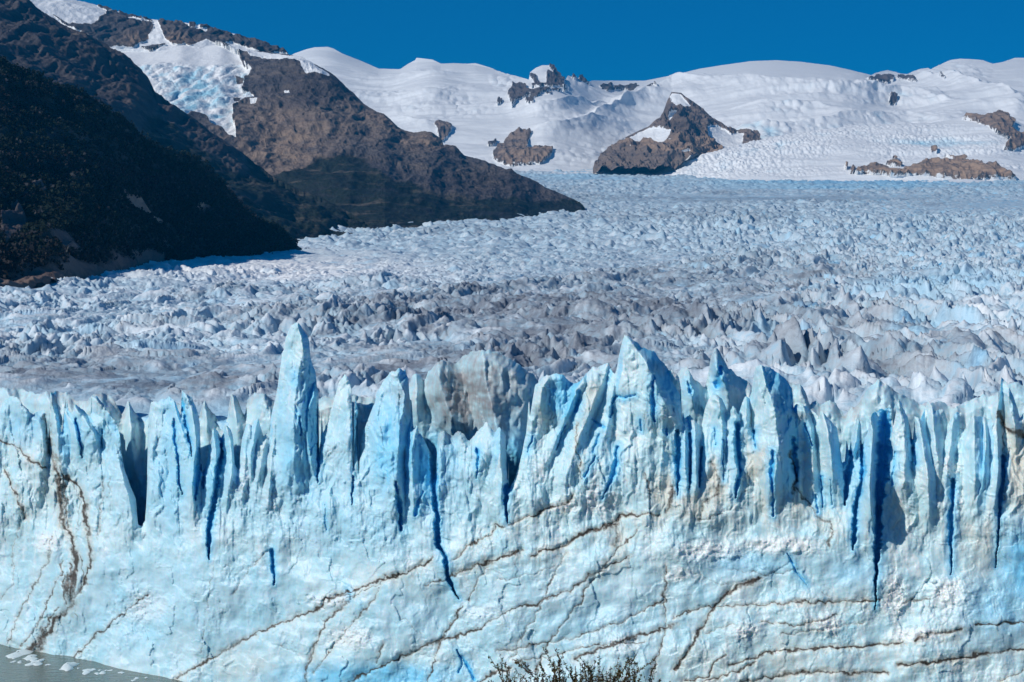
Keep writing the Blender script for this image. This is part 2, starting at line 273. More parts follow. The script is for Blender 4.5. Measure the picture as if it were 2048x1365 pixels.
VEIN = [([(128,1150),(126,1180),(133,1205)],2,.9),([(160,1110),(168,1150),(160,1180),(150,1196)],2,.8),([(139,1130),(150,1160),(146,1195)],2,.9),([(117,1215),(100,1235),(92,1262)],2,.8),([(150,1205),(153,1240)],1.5,.6),([(120,960),(134,1000),(128,1040)],2,.7),([(90,1285),(70,1300)],4,.8),([(0,880),(34,895),(62,922),(93,936)],3,.9),([(98,900),(110,929),(120,981),(124,1046),(145,1077),(151,1119),(151,1136),(141,1188),(148,1205),(131,1225),(107,1243),(103,1260),(83,1277),(55,1303)],6,1),
([(127,948),(151,967),(169,995),(172,1040),(179,1088),(182,1119),(169,1170),(145,1198)],4,1),([(104,905),(120,926),(127,950),(131,1015),(138,1060),(148,1102)],3,.8),([(127,1119),(120,1150),(103,1184),(76,1250),(38,1298)],2,.8),([(103,1074),(96,1122),(69,1170),(31,1243),(17,1288)],2,.7),
([(10,940),(31,985),(45,1019),(52,1040)],2.5,.9),([(96,860),(100,905)],7,.7),([(137,1150),(133,1180),(142,1200)],7,.8),([(86,1262),(80,1295)],9,.9),([(150,1100),(160,1000),(140,960)],1.5,.5),([(293,1191),(248,1226),(193,1270),(145,1318)],2.5,.85),
([(700,1188),(651,1198),(644,1215),(592,1236),(534,1257),(482,1284),(413,1322),(355,1356)],3.2,.95),([(700,1201),(654,1239),(630,1294),(613,1343),(609,1375)],2.5,.8),([(430,1115),(417,1198),(399,1308)],1.6,.45),([(537,1102),(499,1136),(465,1191)],2,.5),
([(45,1026),(24,1108),(26,1170),(0,1200)],1.6,.5),([(207,957),(203,1009),(195,1080)],3,.5),([(220,957),(216,1000)],2,.5),([(650,1201),(684,1188),(736,1170),(770,1157),(815,1146),(863,1119)],3.6,1),([(678,1205),(720,1184),(764,1167)],2,.8),([(650,1243),(684,1215),(712,1191)],2,.8),
([(770,1150),(753,1191),(719,1232),(684,1274),(650,1315),(630,1345)],2,.8),([(901,1153),(943,1136),(994,1119),(1039,1105)],5,1),([(1060,1115),(1084,1102),(1125,1095),(1160,1067),(1201,1057),(1232,1043),(1239,1033),(1287,1029),(1321,1033)],3.6,1),([(1190,1060),(1236,1050)],5,1),
([(850,1170),(891,1157)],2,.7),([(905,1122),(932,1095),(977,1074),(994,1050),(1008,1056)],2.4,.9),([(1015,1050),(1063,1033),(1098,1015),(1142,1002),(1146,988)],3,.95),([(695,1365),(767,1332),(843,1294),(891,1277),(936,1267),(984,1243),(1022,1219),(1073,1208),(1094,1198),(1139,1181),(1177,1153),(1228,1129),(1256,1115)],3,.9),
([(853,1375),(870,1318),(881,1281),(898,1253),(925,1215)],3,.85),([(936,1205),(950,1170),(974,1136)],2,.8),([(1022,1318),(1046,1270),(1077,1222),(1098,1170),(1132,1108)],2.2,.7),([(1070,1343),(1098,1287),(1132,1239),(1160,1205),(1180,1164),(1232,1102),(1280,1057)],2.2,.8),
([(994,1305),(1063,1291),(1115,1284),(1187,1263),(1253,1239),(1325,1201)],2.2,.85),([(1149,1318),(1201,1298),(1280,1270),(1350,1250)],4.2,.95),([(1029,1322),(1098,1315),(1166,1294),(1287,1284)],1.8,.8),([(960,1365),(981,1349),(1022,1336)],3,.9),([(1332,1136),(1328,1205),(1332,1267),(1304,1343)],2.4,.8),
([(1153,850),(1153,895),(1160,929),(1163,957)],1.8,.9),([(1290,950),(1297,964),(1299,1015)],4,.6),([(1345,975),(1340,1000),(1332,1025)],9,.85),([(753,1325),(767,1287)],3,.7),([(1236,1043),(1232,1090)],7,.55),([(1348,1236),(1400,1215),(1468,1212),(1555,1208),(1596,1205),(1658,1205),(1758,1201)],2.6,.85),
([(1520,1157),(1482,1170),(1451,1191),(1431,1212),(1413,1239),(1389,1281),(1369,1318),(1348,1339)],4,1),([(1369,1365),(1417,1353),(1431,1325),(1448,1312)],2.6,.9),([(1407,1365),(1486,1339),(1510,1325)],2.6,.9),([(1460,1330),(1503,1318),(1541,1305),(1572,1301),(1658,1296),(1727,1294),(1809,1286)],3.2,.95),
([(1486,1365),(1572,1349),(1634,1343),(1692,1346),(1775,1346)],3.4,.95),([(1799,1332),(1864,1325),(1933,1315),(1978,1306),(2060,1299)],4,1),([(1830,1281),(1861,1267),(1926,1262)],3.6,1),([(1951,1250),(2060,1245)],3,1),([(1520,1246),(1589,1250),(1658,1239),(1675,1229)],2,.7),
([(1410,1267),(1468,1246)],1.8,.6),([(1561,1270),(1648,1260),(1730,1244)],1.8,.6),([(1796,1212),(1816,1203),(1864,1195)],2.4,.6),([(1589,971),(1603,991),(1620,1012),(1634,1033),(1665,1050),(1658,1091)],3.4,.7),([(1427,922),(1437,960),(1434,988),(1407,1009),(1400,1040)],5,.6),
([(1400,1040),(1462,1022),(1499,967)],2,.55),([(1993,825),(2005,841),(2012,860),(2060,875)],7,.9),([(2005,845),(2010,920),(2008,1000)],3,.6),([(2002,1365),(2048,1339)],3,.7),([(1580,905),(1592,950),(1588,985)],5,.85),([(1460,1140),(1540,1150),(1600,1140)],2,.5),([(88,835),(96,850)],8,.7),
([(1350,1130),(1440,1170),(1500,1160)],1.2,.4),([(1640,1180),(1700,1230)],1.2,.4),([(560,1290),(600,1310)],1.5,.4),([(800,1230),(840,1270)],1.2,.4),([(1000,1160),(1060,1150),(1110,1130)],1.5,.5)]
STAIN = [(1750,1000,360,130,.38),(1650,1300,420,90,.2),(1500,1050,260,90,.3),(1150,1200,260,70,.22),(1330,985,50,60,.8),(1500,925,50,60,.8),(1430,970,30,60,.9),(1560,1010,70,55,.8),(2040,930,40,100,1),(1960,1090,60,100,.5),(60,850,50,60,.5),(110,960,50,80,.6),(1240,1090,25,60,.7),(1390,1010,60,50,.8),(1640,1030,40,50,.6),(530,930,30,120,.6),(1000,1180,200,60,.3),(1100,810,40,60,.7),(1170,800,60,60,.6),(1200,920,120,80,.3),(1480,1320,200,60,.4),(480,1330,100,40,.5),(900,950,30,40,.5)]
RUB = [(485,960,22,70),(295,1215,60,40),(95,1085,35,25),(1420,1105,90,26),(1560,1092,110,22),(1490,1262,40,26),(1900,1190,50,40),(700,1275,60,30),(1660,1245,30,22),(1790,1190,30,60),(865,1010,20,22),(1028,965,12,14),(1130,1015,40,14),(1200,1000,40,40),(1660,1255,25,25),(1250,1290,40,25),(960,1225,50,20),(1360,1150,30,20),(1900,935,16,26),(1915,1000,14,20),(660,1200,60,16),(1830,1270,60,20),(540,1000,16,30),(704,965,10,14)]
BLUE = [(740,1355,220,34,.5),(2060,1130,70,90,.55),(330,1220,380,150,.15),(1050,1240,420,120,.13),(560,960,320,130,.16),(820,960,150,110,.25),(300,950,200,120,.12),(600,930,60,130,.35),(780,900,60,130,.45),(850,930,26,70,.75),(628,880,22,70,.65),(600,850,14,45,.6),(840,900,30,40,.5),(230,880,30,60,.25),(340,960,60,160,.25),(700,1050,200,80,.2),(890,940,30,70,.3),(170,880,60,60,.2),(900,1240,300,80,.12),(1500,1130,120,30,.25),(1700,1140,60,40,.25),(1720,930,60,80,.3),(2000,1230,90,80,.3),(420,990,30,70,.4),(620,810,12,40,.5),(1160,1240,120,60,.15),(50,850,50,50,.3),(590,760,14,30,.4)]

def curtain(px, T, rows_t, Dbase, rid, crk, top_round=11., amp=1.0, seed=3, low=1480):
    """a standing wall of ice with a traced crest, relief towards the viewer and a thick back"""
    Tp = np.interp(px, [t[0] for t in T], [t[1] for t in T])
    Tp = Tp-rdg(px*.02, px*0+.9, seed+6, 3)*45*(sst(-60, -200, px)+sst(2110, 2250, px))+20*(sst(-60, -200, px)+sst(2110, 2250, px))
    Tp = Tp+fbm(px*.09, px*0+.3, seed+5, 3)*4+pn(px*.4, px*0+.7, seed+8)*1.6
    PX = np.broadcast_to(px, (len(rows_t), len(px))).copy()
    B = np.full(px.shape, low, float)
    R = np.maximum(Tp.min()+(low-Tp.min())*rows_t[:, None], Tp[None])
    D0 = Dbase(PX); Z = H-(R-HOR)/F*D0; U = (PX-W2)/F*D0
    lean = 9*np.clip(Z/64, 0, 1.4)**1.4
    # column relief
    wx = PX+fbm(U*.12, Z*.05, seed+40, 3)*9
    rel = np.zeros(PX.shape); rb = np.zeros(PX.shape)
    for pts, wl, wr, pr in rid:
        p = np.array(pts, float); x0 = p[:, 0].min()-wl*1.3; x1 = p[:, 0].max()+wr*1.5
        c = (px > x0) & (px < x1)
        if not c.any(): continue
        r = R[:, c]; x = wx[:, c]; rx = np.interp(r, p[:, 1], p[:, 0]); dx = x-rx
        f = 1-np.where(dx < 0, -dx/wl, dx/wr)*.9
        f = np.clip(f, 0, 1); fade = 1-sst(p[-1, 1]-(p[-1, 1]-p[0, 1])*.45, p[-1, 1]+30, r)
        fade = fade*sst(p[0, 1]-60, p[0, 1]-5, r)
        rb[:, c] = np.maximum(rb[:, c], np.where((dx > 0) & (dx < wr*1.1), np.clip(dx/wr*2, 0, 1)*np.clip(pr/9, .15, .6), 0)*fade)  # blue shading painted onto the right flank of each ridge
        v = pr*f*fade; rel[:, c] = np.maximum(rel[:, c], v)
    # rounding at the traced outline
    e = np.full(PX.shape, 1e3)
    tp = np.array([(a, b) for a, b in zip(px, Tp)])
    dT = np.abs(R-Tp[None]); e = dT.copy()
    for k in range(1, 15):
        for s in (-k, k):
            Tn = np.roll(Tp, s); step = np.median(np.diff(px))*k
            over = np.clip(Tn[None]-R, 0, None)        # neighbour's sky reaches below this point
            d = np.where(R < Tn[None], step, np.hypot(step, R-Tn[None])); e = np.minimum(e, d)
    q = np.clip(1-e/top_round, 0, 1); rnd = top_round*.14*q**1.5
    vert = sst(1180, 960, R)
    n = fbm(U*.16, Z*.045, seed, 4, .5)*2.0*vert*amp + fbm(U*.05, Z*.05, seed+1, 4, .5)*3.0*amp
    cn, cid = cones(U*.22+fbm(U*.1, Z*.1, seed+2)*1.2, Z*.11, seed+10, .9, 1., .5)
    n = n-cn*.9*amp*(.5+.5*vert)
    cn2, _ = cones(U*.7+fbm(U*.3, Z*.3, seed+4)*.8, Z*.4, seed+20, .9, 1., .5)
    rough = .35+.65*np.clip(fbm(U*.06, Z*.06, seed+31, 3)*2+.3, 0, 1)
    n = n-cn2*.2*amp*rough+fbm(U*.9, Z*.6, seed+3, 4, .55)*.22*amp*rough+fbm(U*2.2, Z*.25, seed+33, 3)*.16*amp*vert
    fu = U+fbm(U*.2, Z*.2, seed+70, 3)*3; fz = Z+fbm(U*.2, Z*.2, seed+71, 3)*3
    n = n+(facets(fu*.16, fz*.10, seed+72, .4*amp)+facets(fu*.5, fz*.33, seed+80, .17*amp)*rough)*(1-.6*vert)+facets(fu*1.4, fz*1.0, seed+90, .1*amp)*rough
    n = n-(rdg(fu*.22+fz*.02, fz*.028, seed+100, 3)-.5)*.85*vert*amp-(rdg(fu*.7, fz*.09, seed+101, 3)-.5)*.26*vert*amp
    n = n+facets(U*.3+fz*.02, fz*.05, seed+102, .5*amp)*vert
    sh = Z-.33*U+fbm(U*.03, Z*.03, seed+103, 3)*5
    n = n-(rdg(U*.012, sh*.16, seed+104, 4)-.5)*.18*(1-vert)
    D = D0+lean-rel+rnd+n
    m1 = np.zeros(PX.shape+(3,)); m2 = np.zeros(PX.shape+(3,))
    m1[..., 0] = rb*(seed < 100)  # front wall's blue mask starts from the painted right-flank shading
    jx = PX+fbm(U*.5, Z*.5, seed+60, 3)*6; jy = R+fbm(U*.5, Z*.5, seed+61, 3)*6
    for pts, dep in crk:
        bb, d, wd = pline(jx*.45+PX*.55, R, pts, 14); wd = np.maximum(wd*(1+.45*pn(R[bb]*.045, PX[bb]*.02, 87)+.3*pn(R[bb]*.16, PX[bb]*.1, 88)), .9); cs = np.clip(.35+wd/6.5, 0, 1)
        q = np.clip(1-(d/(wd*1.15))**2.5, 0, 1)
        t = np.zeros(PX.shape); t[bb] = q*dep*.42; D += t
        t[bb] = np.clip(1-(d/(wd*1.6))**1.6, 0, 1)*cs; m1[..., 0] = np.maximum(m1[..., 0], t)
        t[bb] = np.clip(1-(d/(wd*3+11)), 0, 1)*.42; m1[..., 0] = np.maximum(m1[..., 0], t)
    return PX, R, D, U, Z, m1, m2, Tp, jx, jy, cn, lean
def live(P, q):
    a = P.reshape(-1, 3)[q]; return q[(np.abs(a-a[:, :1]).sum(2) > 1e-4).sum(1) >= 2]
def back_rows(P, px, steps=((.7, .15), (1.8, .9), (3.5, 2.6), (6, 6), (9, 12), (14, 22))):
    top = P[0]; out = []
    for k, (dy, dz) in enumerate(steps[::-1]):
        q = top.copy(); q[:, 1] += dy+fbm(px*.05, px*0+k*1.7, 90, 3)*dy*.4; q[:, 2] -= dz
        q[:, 0] *= q[:, 1]/top[:, 1]; out.append(q)
    return np.concatenate((np.array(out), P), 0)

front = bpy.data.objects.new('glacier_front', None); C.collection.objects.link(front)
tag(front, 'towering blue-white ice wall of the glacier with jagged pinnacles and dark dirt veins', 'glacier')
Dw = lambda p: np.interp(p, [a[0] for a in DW], [a[1] for a in DW])
wide = lambda a, b, st: np.concatenate((np.arange(-900, a, 7.), np.arange(a, b, st), np.arange(b, 3000, 7.)))
px = wide(-90, 2140, 1.55)
t = np.concatenate((np.linspace(0, .875, 500), np.linspace(.885, 1, 14)))
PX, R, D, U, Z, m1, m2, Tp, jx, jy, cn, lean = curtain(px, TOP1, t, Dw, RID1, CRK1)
for pts, wd, st in VEIN:
    bb, d, _ = pline(jx, jy, pts, wd*3+30)
    wig = np.clip(1+.6*pn(PX[bb]*.12, R[bb]*.12, 77)+.7*pn(PX[bb]*.02, R[bb]*.02, 78), .35, 3)
    v = np.clip(1.15-d/(wd*wig), 0, 1)*st*np.clip(.95+.7*pn(PX[bb]*.018, R[bb]*.018, 79), .55, 1)
    tt = np.zeros(PX.shape); tt[bb] = v; m1[..., 1] = np.maximum(m1[..., 1], tt)
    tt[bb] = np.clip(1-d/(wd*2.5), 0, 1)*.7*min(1, wd/3); D += tt*.4
    tt[:] = 0; tt[bb] = np.clip(1-d/(wd*2.2+7), 0, 1)*st*.9; m2[..., 0] = np.maximum(m2[..., 0], tt)
    # grime washed down below the vein
    bb2, d2, _ = pline(PX, R-16, pts, 30)
    tt[:] = 0; tt[bb2] = np.clip(1-d2/20, 0, 1)*st*min(1, wd/3); m2[..., 2] = np.maximum(m2[..., 2], tt*.8)
for cx, cy, rx, ry, s in STAIN: m2[..., 0] = np.maximum(m2[..., 0], ell(jx, jy, cx, cy, rx, ry)*s)
for cx, cy, rx, ry in RUB:
    e = ell(jx+pn(U*.8, Z*.8, 5)*14, jy, cx, cy, rx, ry); m1[..., 2] = np.maximum(m1[..., 2], e)
rub = m1[..., 2]*(1-.5*m1[..., 0]); D -= rub*.75*(.5+facets(U*.8, Z*.8, 333, .5)+facets(U*2.0, Z*2.0, 343, .2)+fbm(U*.6, Z*.6, 353, 4)*.6)
for cx, cy, rx, ry, s in BLUE: m1[..., 0] = np.maximum(m1[..., 0], ell(jx, jy, cx, cy, rx, ry)*s)
m1[..., 2] *= 1-m1[..., 0]*.6
# weathered grey film on the upper, rearward ice of a few columns
GF = [(905,850,50,40,.75),(880,880,16,20,.4),(1350,830,20,60,.3),(1460,820,20,20,.3),(820,800,20,40,.5),(1035,900,10,20,.4),(800,790,22,30,.45),(1600,830,30,12,.5),(110,800,24,16,.6),(215,805,22,14,.6),(60,808,30,14,.6),(1560,790,30,40,.25),(1320,735,30,20,.5),(2015,800,20,30,.2)]
for cx, cy, rx, ry, s in GF: m2[..., 1] = np.maximum(m2[..., 1], ell(jx, jy, cx, cy, rx, ry)*s)
P = world(PX, R, D)
P = back_rows(P, px)
pad = lambda a: np.concatenate((np.repeat(a[:1], 6, 0), a), 0)
m1p = pad(m1); m2p = pad(m2); m2p[:6, :, 1] = .65
PXp = pad(PX); Rp = pad(R)
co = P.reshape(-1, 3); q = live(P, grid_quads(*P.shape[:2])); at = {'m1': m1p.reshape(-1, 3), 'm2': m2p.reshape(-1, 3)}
cx = PXp.reshape(-1)[q].mean(1); cy = Rp.reshape(-1)[q].mean(1)
ny_, nx_ = P.shape[:2]
SPIRES = [('ice_spire','tallest smooth leaning ice spire with a blue shaded right side',[(540,640),(640,640),(650,870),(640,905),(600,915),(536,905),(540,830)]),
 ('ice_spire','broad pale ice pyramid with a sharp tip and blue slits',[(1231,660),(1290,660),(1345,735),(1366,800),(1364,868),(1290,880),(1222,868),(1229,800)]),
 ('ice_spire','thick grey blunt spire with a shadowed right face',[(1500,720),(1560,720),(1586,770),(1588,900),(1552,925),(1504,900),(1502,790)]),
 ('ice_spire','blue twin-tipped spire with rubble on its crown',[(735,845),(752,770),(785,725),(815,730),(820,800),(826,855),(822,905),(728,905)]),
 ('ice_spire','narrow pointed spire right of the tallest one',[(662,822),(675,740),(705,740),(722,812),(709,850),(706,905),(648,905),(650,862)]),
 ('ice_spire','rounded greenish head of ice on a sloping slab',[(1056,860),(1056,780),(1085,740),(1122,742),(1145,770),(1130,835),(1090,870)]),
 ('ice_pinnacle','slim sharp pinnacle beside the widest dark cleft',[(1779,905),(1788,850),(1794,780),(1802,790),(1822,850),(1824,905)]),
 ('ice_pinnacle','tall white fin left of the dark gap',[(362,830),(362,775),(386,780),(402,850),(402,930),(388,930),(372,860)]),
 ('ice_pinnacle','small grey-green tooth of ice in front of the cleft',[(808,930),(812,880),(834,840),(842,860),(866,912),(866,960),(812,960)]),
 ('ice_pinnacle','white triangular double tooth below the grey dome',[(942,910),(942,876),(974,840),(990,860),(998,848),(1014,872),(1017,925),(980,940)]),
 ('ice_pinnacle','pale curved horn with a crack on its left',[(182,860),(182,780),(200,785),(222,826),(242,868),(243,905),(225,880),(205,842)]),
 ('ice_pinnacle','square-shouldered ice block with a hairline crack',[(297,935),(297,795),(340,785),(362,836),(380,880),(382,930)])]
lab = np.zeros(len(q), int)
for i, (nm, lb, pts) in enumerate(SPIRES): lab[inpoly(cx, cy, pts) & (lab == 0)] = i+1
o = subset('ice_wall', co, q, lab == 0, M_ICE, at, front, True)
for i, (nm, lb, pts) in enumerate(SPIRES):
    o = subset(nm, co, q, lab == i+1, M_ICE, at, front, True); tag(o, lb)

# second rank of seracs standing behind the face
TOP2 = [(-300,790),(-100,780),(-40,775),(14,777),(40,776),(70,788),(94,783),(134,784),(150,800),(175,802),(190,786),(225,793),(243,830),(250,815),(256,801),(270,825),(285,838),(295,840),(310,806),(350,806),(380,812),(398,835),(404,812),(409,800),(415,812),(430,832),(445,852),(455,840),(458,810),(462,785),(470,790),(477,803),(490,835),(492,812),(500,793),(508,788),(530,790),(545,800),(560,800),(632,800),(640,795),(670,792),(720,792),(748,794),(756,800),(790,790),(815,775),(826,750),(838,748),(848,762),(852,757),(856,746),(869,730),(885,722),(900,723),(911,730),(918,722),(927,714),(948,702),(974,700),(995,704),(1016,717),(1043,733),(1069,751),(1077,764),(1090,785),(1130,775),(1160,775),(1230,768),(1330,770),(1352,752),(1362,738),(1375,735),(1390,760),(1410,775),(1418,740),(1422,712),(1432,697),(1440,704),(1445,714),(1455,735),(1480,755),(1505,772),(1560,770),(1590,767),(1600,770),(1612,787),(1620,810),(1632,800),(1640,812),(1660,800),(1670,806),(1690,832),(1700,816),(1712,814),(1722,800),(1740,772),(1757,760),(1775,770),(1800,787),(1830,802),(1850,812),(1880,802),(1910,817),(1935,802),(1960,792),(1990,792),(2005,772),(2030,765),(2048,772),(2100,790),(2400,790)]
RID2 = [([(14,778),(30,820)],40,20,4),([(94,783),(110,850)],30,30,4),([(190,788),(225,840)],40,20,5),([(256,803),(262,860),(275,1000)],12,14,4),([(409,802),(416,900)],10,16,3),([(462,787),(474,850),(478,930)],14,18,4),([(530,790),(535,860)],40,20,4),([(690,792),(700,900)],60,40,2),([(832,750),(840,850)],20,16,4),
 ([(878,722),(885,780),(905,850),(925,900)],30,60,7),([(965,700),(975,760),(985,820),(1000,900),(1010,1000)],45,100,12),([(1375,737),(1384,790),(1390,830)],26,30,5),([(1430,698),(1436,730),(1452,770),(1455,800)],14,34,6),([(1605,772),(1618,830)],18,14,4),([(1757,762),(1752,800),(1775,850)],40,60,5),([(1857,812),(1866,870)],18,14,4),([(1910,818),(1916,900)],16,14,3),([(1990,792),(1995,840)],20,20,3)]
px = wide(-90, 2140, 2.2); t = np.concatenate((np.linspace(0, .8, 190), np.linspace(.82, 1, 8)))
PX, R, D, U, Z, m1, m2, Tp, jx, jy, cn, lean = curtain(px, TOP2, t, lambda p: Dw(p)+24, RID2, [([(955,790,1.5),(965,830,2),(978,860,1)],2),([(1440,735,4),(1436,770,8),(1434,775,3)],5),([(1375,765,2),(1382,785,8),(1384,790,2)],4)], top_round=22, amp=.8, seed=203, low=1180)
m2[..., 1] = np.clip(.75-(R-Tp[None])/(60+50*ell(PX, R, 950, 800, 160, 200)), 0, 1)*(.55+.6*fbm(U*.12, Z*.3, 55, 4))
m2[..., 1] = np.maximum(m2[..., 1], ell(jx, jy, 940, 800, 110, 110)*(.85+.5*fbm(U*.3, Z*.5, 56, 4)))
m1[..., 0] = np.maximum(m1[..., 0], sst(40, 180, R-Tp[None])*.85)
m1[..., 0] *= 1-ell(PX, R, 960, 780, 140, 140)*.9
P = back_rows(world(PX, R, D), px, ((1.2, .3), (3, 1.2), (6, 3), (10, 6), (16, 12), (24, 24)))
co = P.reshape(-1, 3); q = live(P, grid_quads(*P.shape[:2])); at = {'m1': pad(m1).reshape(-1, 3), 'm2': pad(m2).reshape(-1, 3)}
at['m2'][:6*len(px), 1] = .6
cx = pad(PX).reshape(-1)[q].mean(1); cy = pad(R).reshape(-1)[q].mean(1)
S2 = [('ice_dome', 'large smooth grey-brown rounded dome of dirty ice', [(846,1000),(846,690),(1080,690),(1080,1000)]),
 ('ice_pinnacle','grey hooked pinnacle standing behind the wall top',[(1412,830),(1412,690),(1450,690),(1500,770),(1500,830)]),
 ('ice_pinnacle','slender finger of ice standing in the dark gap',[(452,1000),(452,780),(478,780),(490,830),(490,1000)])]
lab = np.zeros(len(q), int)
for i, s in enumerate(S2): lab[inpoly(cx, cy, s[2])] = i+1
subset('serac_row', co, q, lab == 0, M_ICE, at, front, True)
for i, s in enumerate(S2): tag(subset(s[0], co, q, lab == i+1, M_ICE, at, front, True), s[1])

# ------------------------------------------------------------------ glacier surface
ZF = [(430,60),(450,61),(600,62.5),(900,65),(1400,68),(2200,77),(3500,117),(4500,172),(6500,300),(8000,420),(9500,560),(10400,655),(11500,790)]
Ds = [425.]
while Ds[-1] < 11500: Ds.append(Ds[-1]+max(1.15, Ds[-1]*.0019))
Ds = np.array(Ds); px = wide(-90, 2140, 2.0)
PX, D = np.meshgrid(px, Ds); X = (PX-W2)/F*D; Y = D+0.
D0 = Dw(px)+34; Y = D0[None]+(D-425)*(11500-D0[None])/(11500-425.); X = (PX-W2)/F*Y
zb = np.interp(Y, [a[0] for a in ZF], [a[1] for a in ZF])
row = HOR-(zb-H)*F/Y
right = sst(1150, 1750, PX+(row-600)*.5); near = sst(1600, 600, Y)
wx = X+fbm(X*.012, Y*.012, 11, 3)*30; wy = Y+fbm(X*.012, Y*.012, 12, 3)*30
def strike(deg):
    th = math.radians(deg); return wx*math.cos(th)+wy*math.sin(th), -wx*math.sin(th)+wy*math.cos(th)
a1, b1 = strike(74); h1, _ = cones(a1/30, b1/13, 500, 1.0, 1., .5); h1 = np.maximum(h1, -.5)      # rounded swells, left and middle
a2, b2 = strike(99); h2, _ = cones(a2/34, b2/10, 520, 1.15, .85, .6)                                # sharp fins, right
h5, _ = cones(a2/13, b2/5.2, 570, 1.1, .9, .6)
h3, _ = cones(a1/10, b1/5.5, 540, 1.05, .95, .6)
h4, _ = cones(wx/30, wy/34, 560, 1.15, .9, .6)
far = sst(2200, 4500, Y); midr = sst(1250, 1500, PX)*sst(436, 452, row)*sst(640, 560, row)
A = (h1*6.5*(1-right)+h2*9*right)*(1-far)+h4*18*far
A += (h3*4.2*(1-right)+h5*7.5*right)*(1-sst(1800, 3600, Y))
A += cones(wx/14, wy/20, 590, 1.1, .9, .6)[0]*9*sst(1200, 2500, Y)*(1-sst(5000, 8000, Y))*(.5+midr)
A += facets(wx/7, wy/9, 610, 1.5)*(1-far)+facets(wx/2.6, wy/3, 620, .5)*near
A += rdg(X/9, Y/9, 30, 3)*1.2*(1-far*.6)+fbm(X/110, Y/130, 31, 3)*9*sst(430, 900, Y)+fbm(X/3.2, Y/3.2, 32, 3)*.5*near
phi = row+(PX-2048)*.11+fbm(X/500, Y/500, 63, 3)*22; band = pn(np.log(np.clip(phi-150, 20, 900))*9., PX/1100, 64)+.4*pn(np.log(np.clip(phi-150, 20, 900))*26., PX/700, 65)
A *= (1+.35*midr)*(1+.55*np.clip(band, -.9, 1))
smooth = np.maximum.reduce([ell(PX, row, 520, 520, 330, 26)*.45, ell(PX, row, 1600, 398, 420, 8)*.75, ell(PX, row, 2000, 412, 300, 12)*.6, ell(PX, row, 250, 765, 420, 36)*.6, ell(PX, row, 720, 740, 300, 30)*.4, np.clip(1-row/400, 0, 1)*0, ell(PX, row, 1780, 735, 160, 30)*.35])
A *= 1-smooth
A *= sst(0, 60, Y-D0[None])*.8+.2
A += np.clip(1-(Y-D0[None])/50, 0, 1)*-2
z = zb+A
m1 = np.zeros(PX.shape+(3,)); u = fbm(X/60, Y/60, 41, 4); u2 = fbm(X/400, Y/400, 42, 3)
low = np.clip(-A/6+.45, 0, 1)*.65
jp = PX+u2*120; jr = row+u2*14
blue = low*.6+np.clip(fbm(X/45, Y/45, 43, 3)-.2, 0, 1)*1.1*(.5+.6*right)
blue = np.maximum(blue, ell(jp, jr, 1700, 366, 330, 16)*.65+ell(jp, jr, 1150, 352, 120, 14)*.4)
blue = np.maximum(blue, ell(jp, jr, 1900, 600, 150, 40)*.45)
dirt = ell(jp, jr, 1100, 650, 640, 80)*.85
dirt = np.maximum.reduce([dirt, ell(jp, jr, 300, 765, 560, 50)*.75, ell(jp, jr, 950, 740, 500, 50)*.8, ell(jp, jr, 1500, 580, 420, 55)*.6, ell(jp, jr, 1350, 440, 250, 14)*.45, ell(jp, jr, 1500, 400, 400, 9)*.5, ell(jp, jr, 1750, 720, 260, 70)*.6, ell(jp, jr, 950, 470, 200, 9)*.5, ell(jp, jr, 1150, 400, 60, 25)*.4])
dirt = np.maximum(dirt, ell(jp, jr, 1720, 750, 520, 75)*.4)
dirt = dirt*(1.0+.6*u)*(1-np.clip(fbm(X/9, Y/22, 47, 3)*1.1, 0, .7))+.08+.15*fbm(X/7, Y/40, 48, 3)
dirt += band*.30*(.3+ell(jp, jr, 1000, 640, 1100, 160)); dirt *= .92; dirt -= ell(jp, jr, 450, 545, 460, 50)*.3
white = ell(jp, jr, 430, 540, 460, 40)*1.0+ell(jp, jr, 1300, 345, 400, 9)*.6
white = np.maximum(white, np.clip(h3-.35, 0, 1)*1.5*(1-right)+np.clip(h5-.35, 0, 1)*1.5*right)
m1[..., 0] = np.clip(blue, 0, 1); m1[..., 1] = np.clip(dirt, 0, 1); m1[..., 2] = np.clip(white, 0, 1)
P = np.stack((X, Y, z), -1); sk = P[:1].copy(); sk[..., 2] -= 45; sk[..., 1] += 4
m1[0] = (.5, 0, 0)
o = grid('glacier_surface', np.concatenate((sk, P), 0), M_FIELD, {'m1': np.concatenate((m1[:1], m1), 0)}); tag(o, kind='structure')

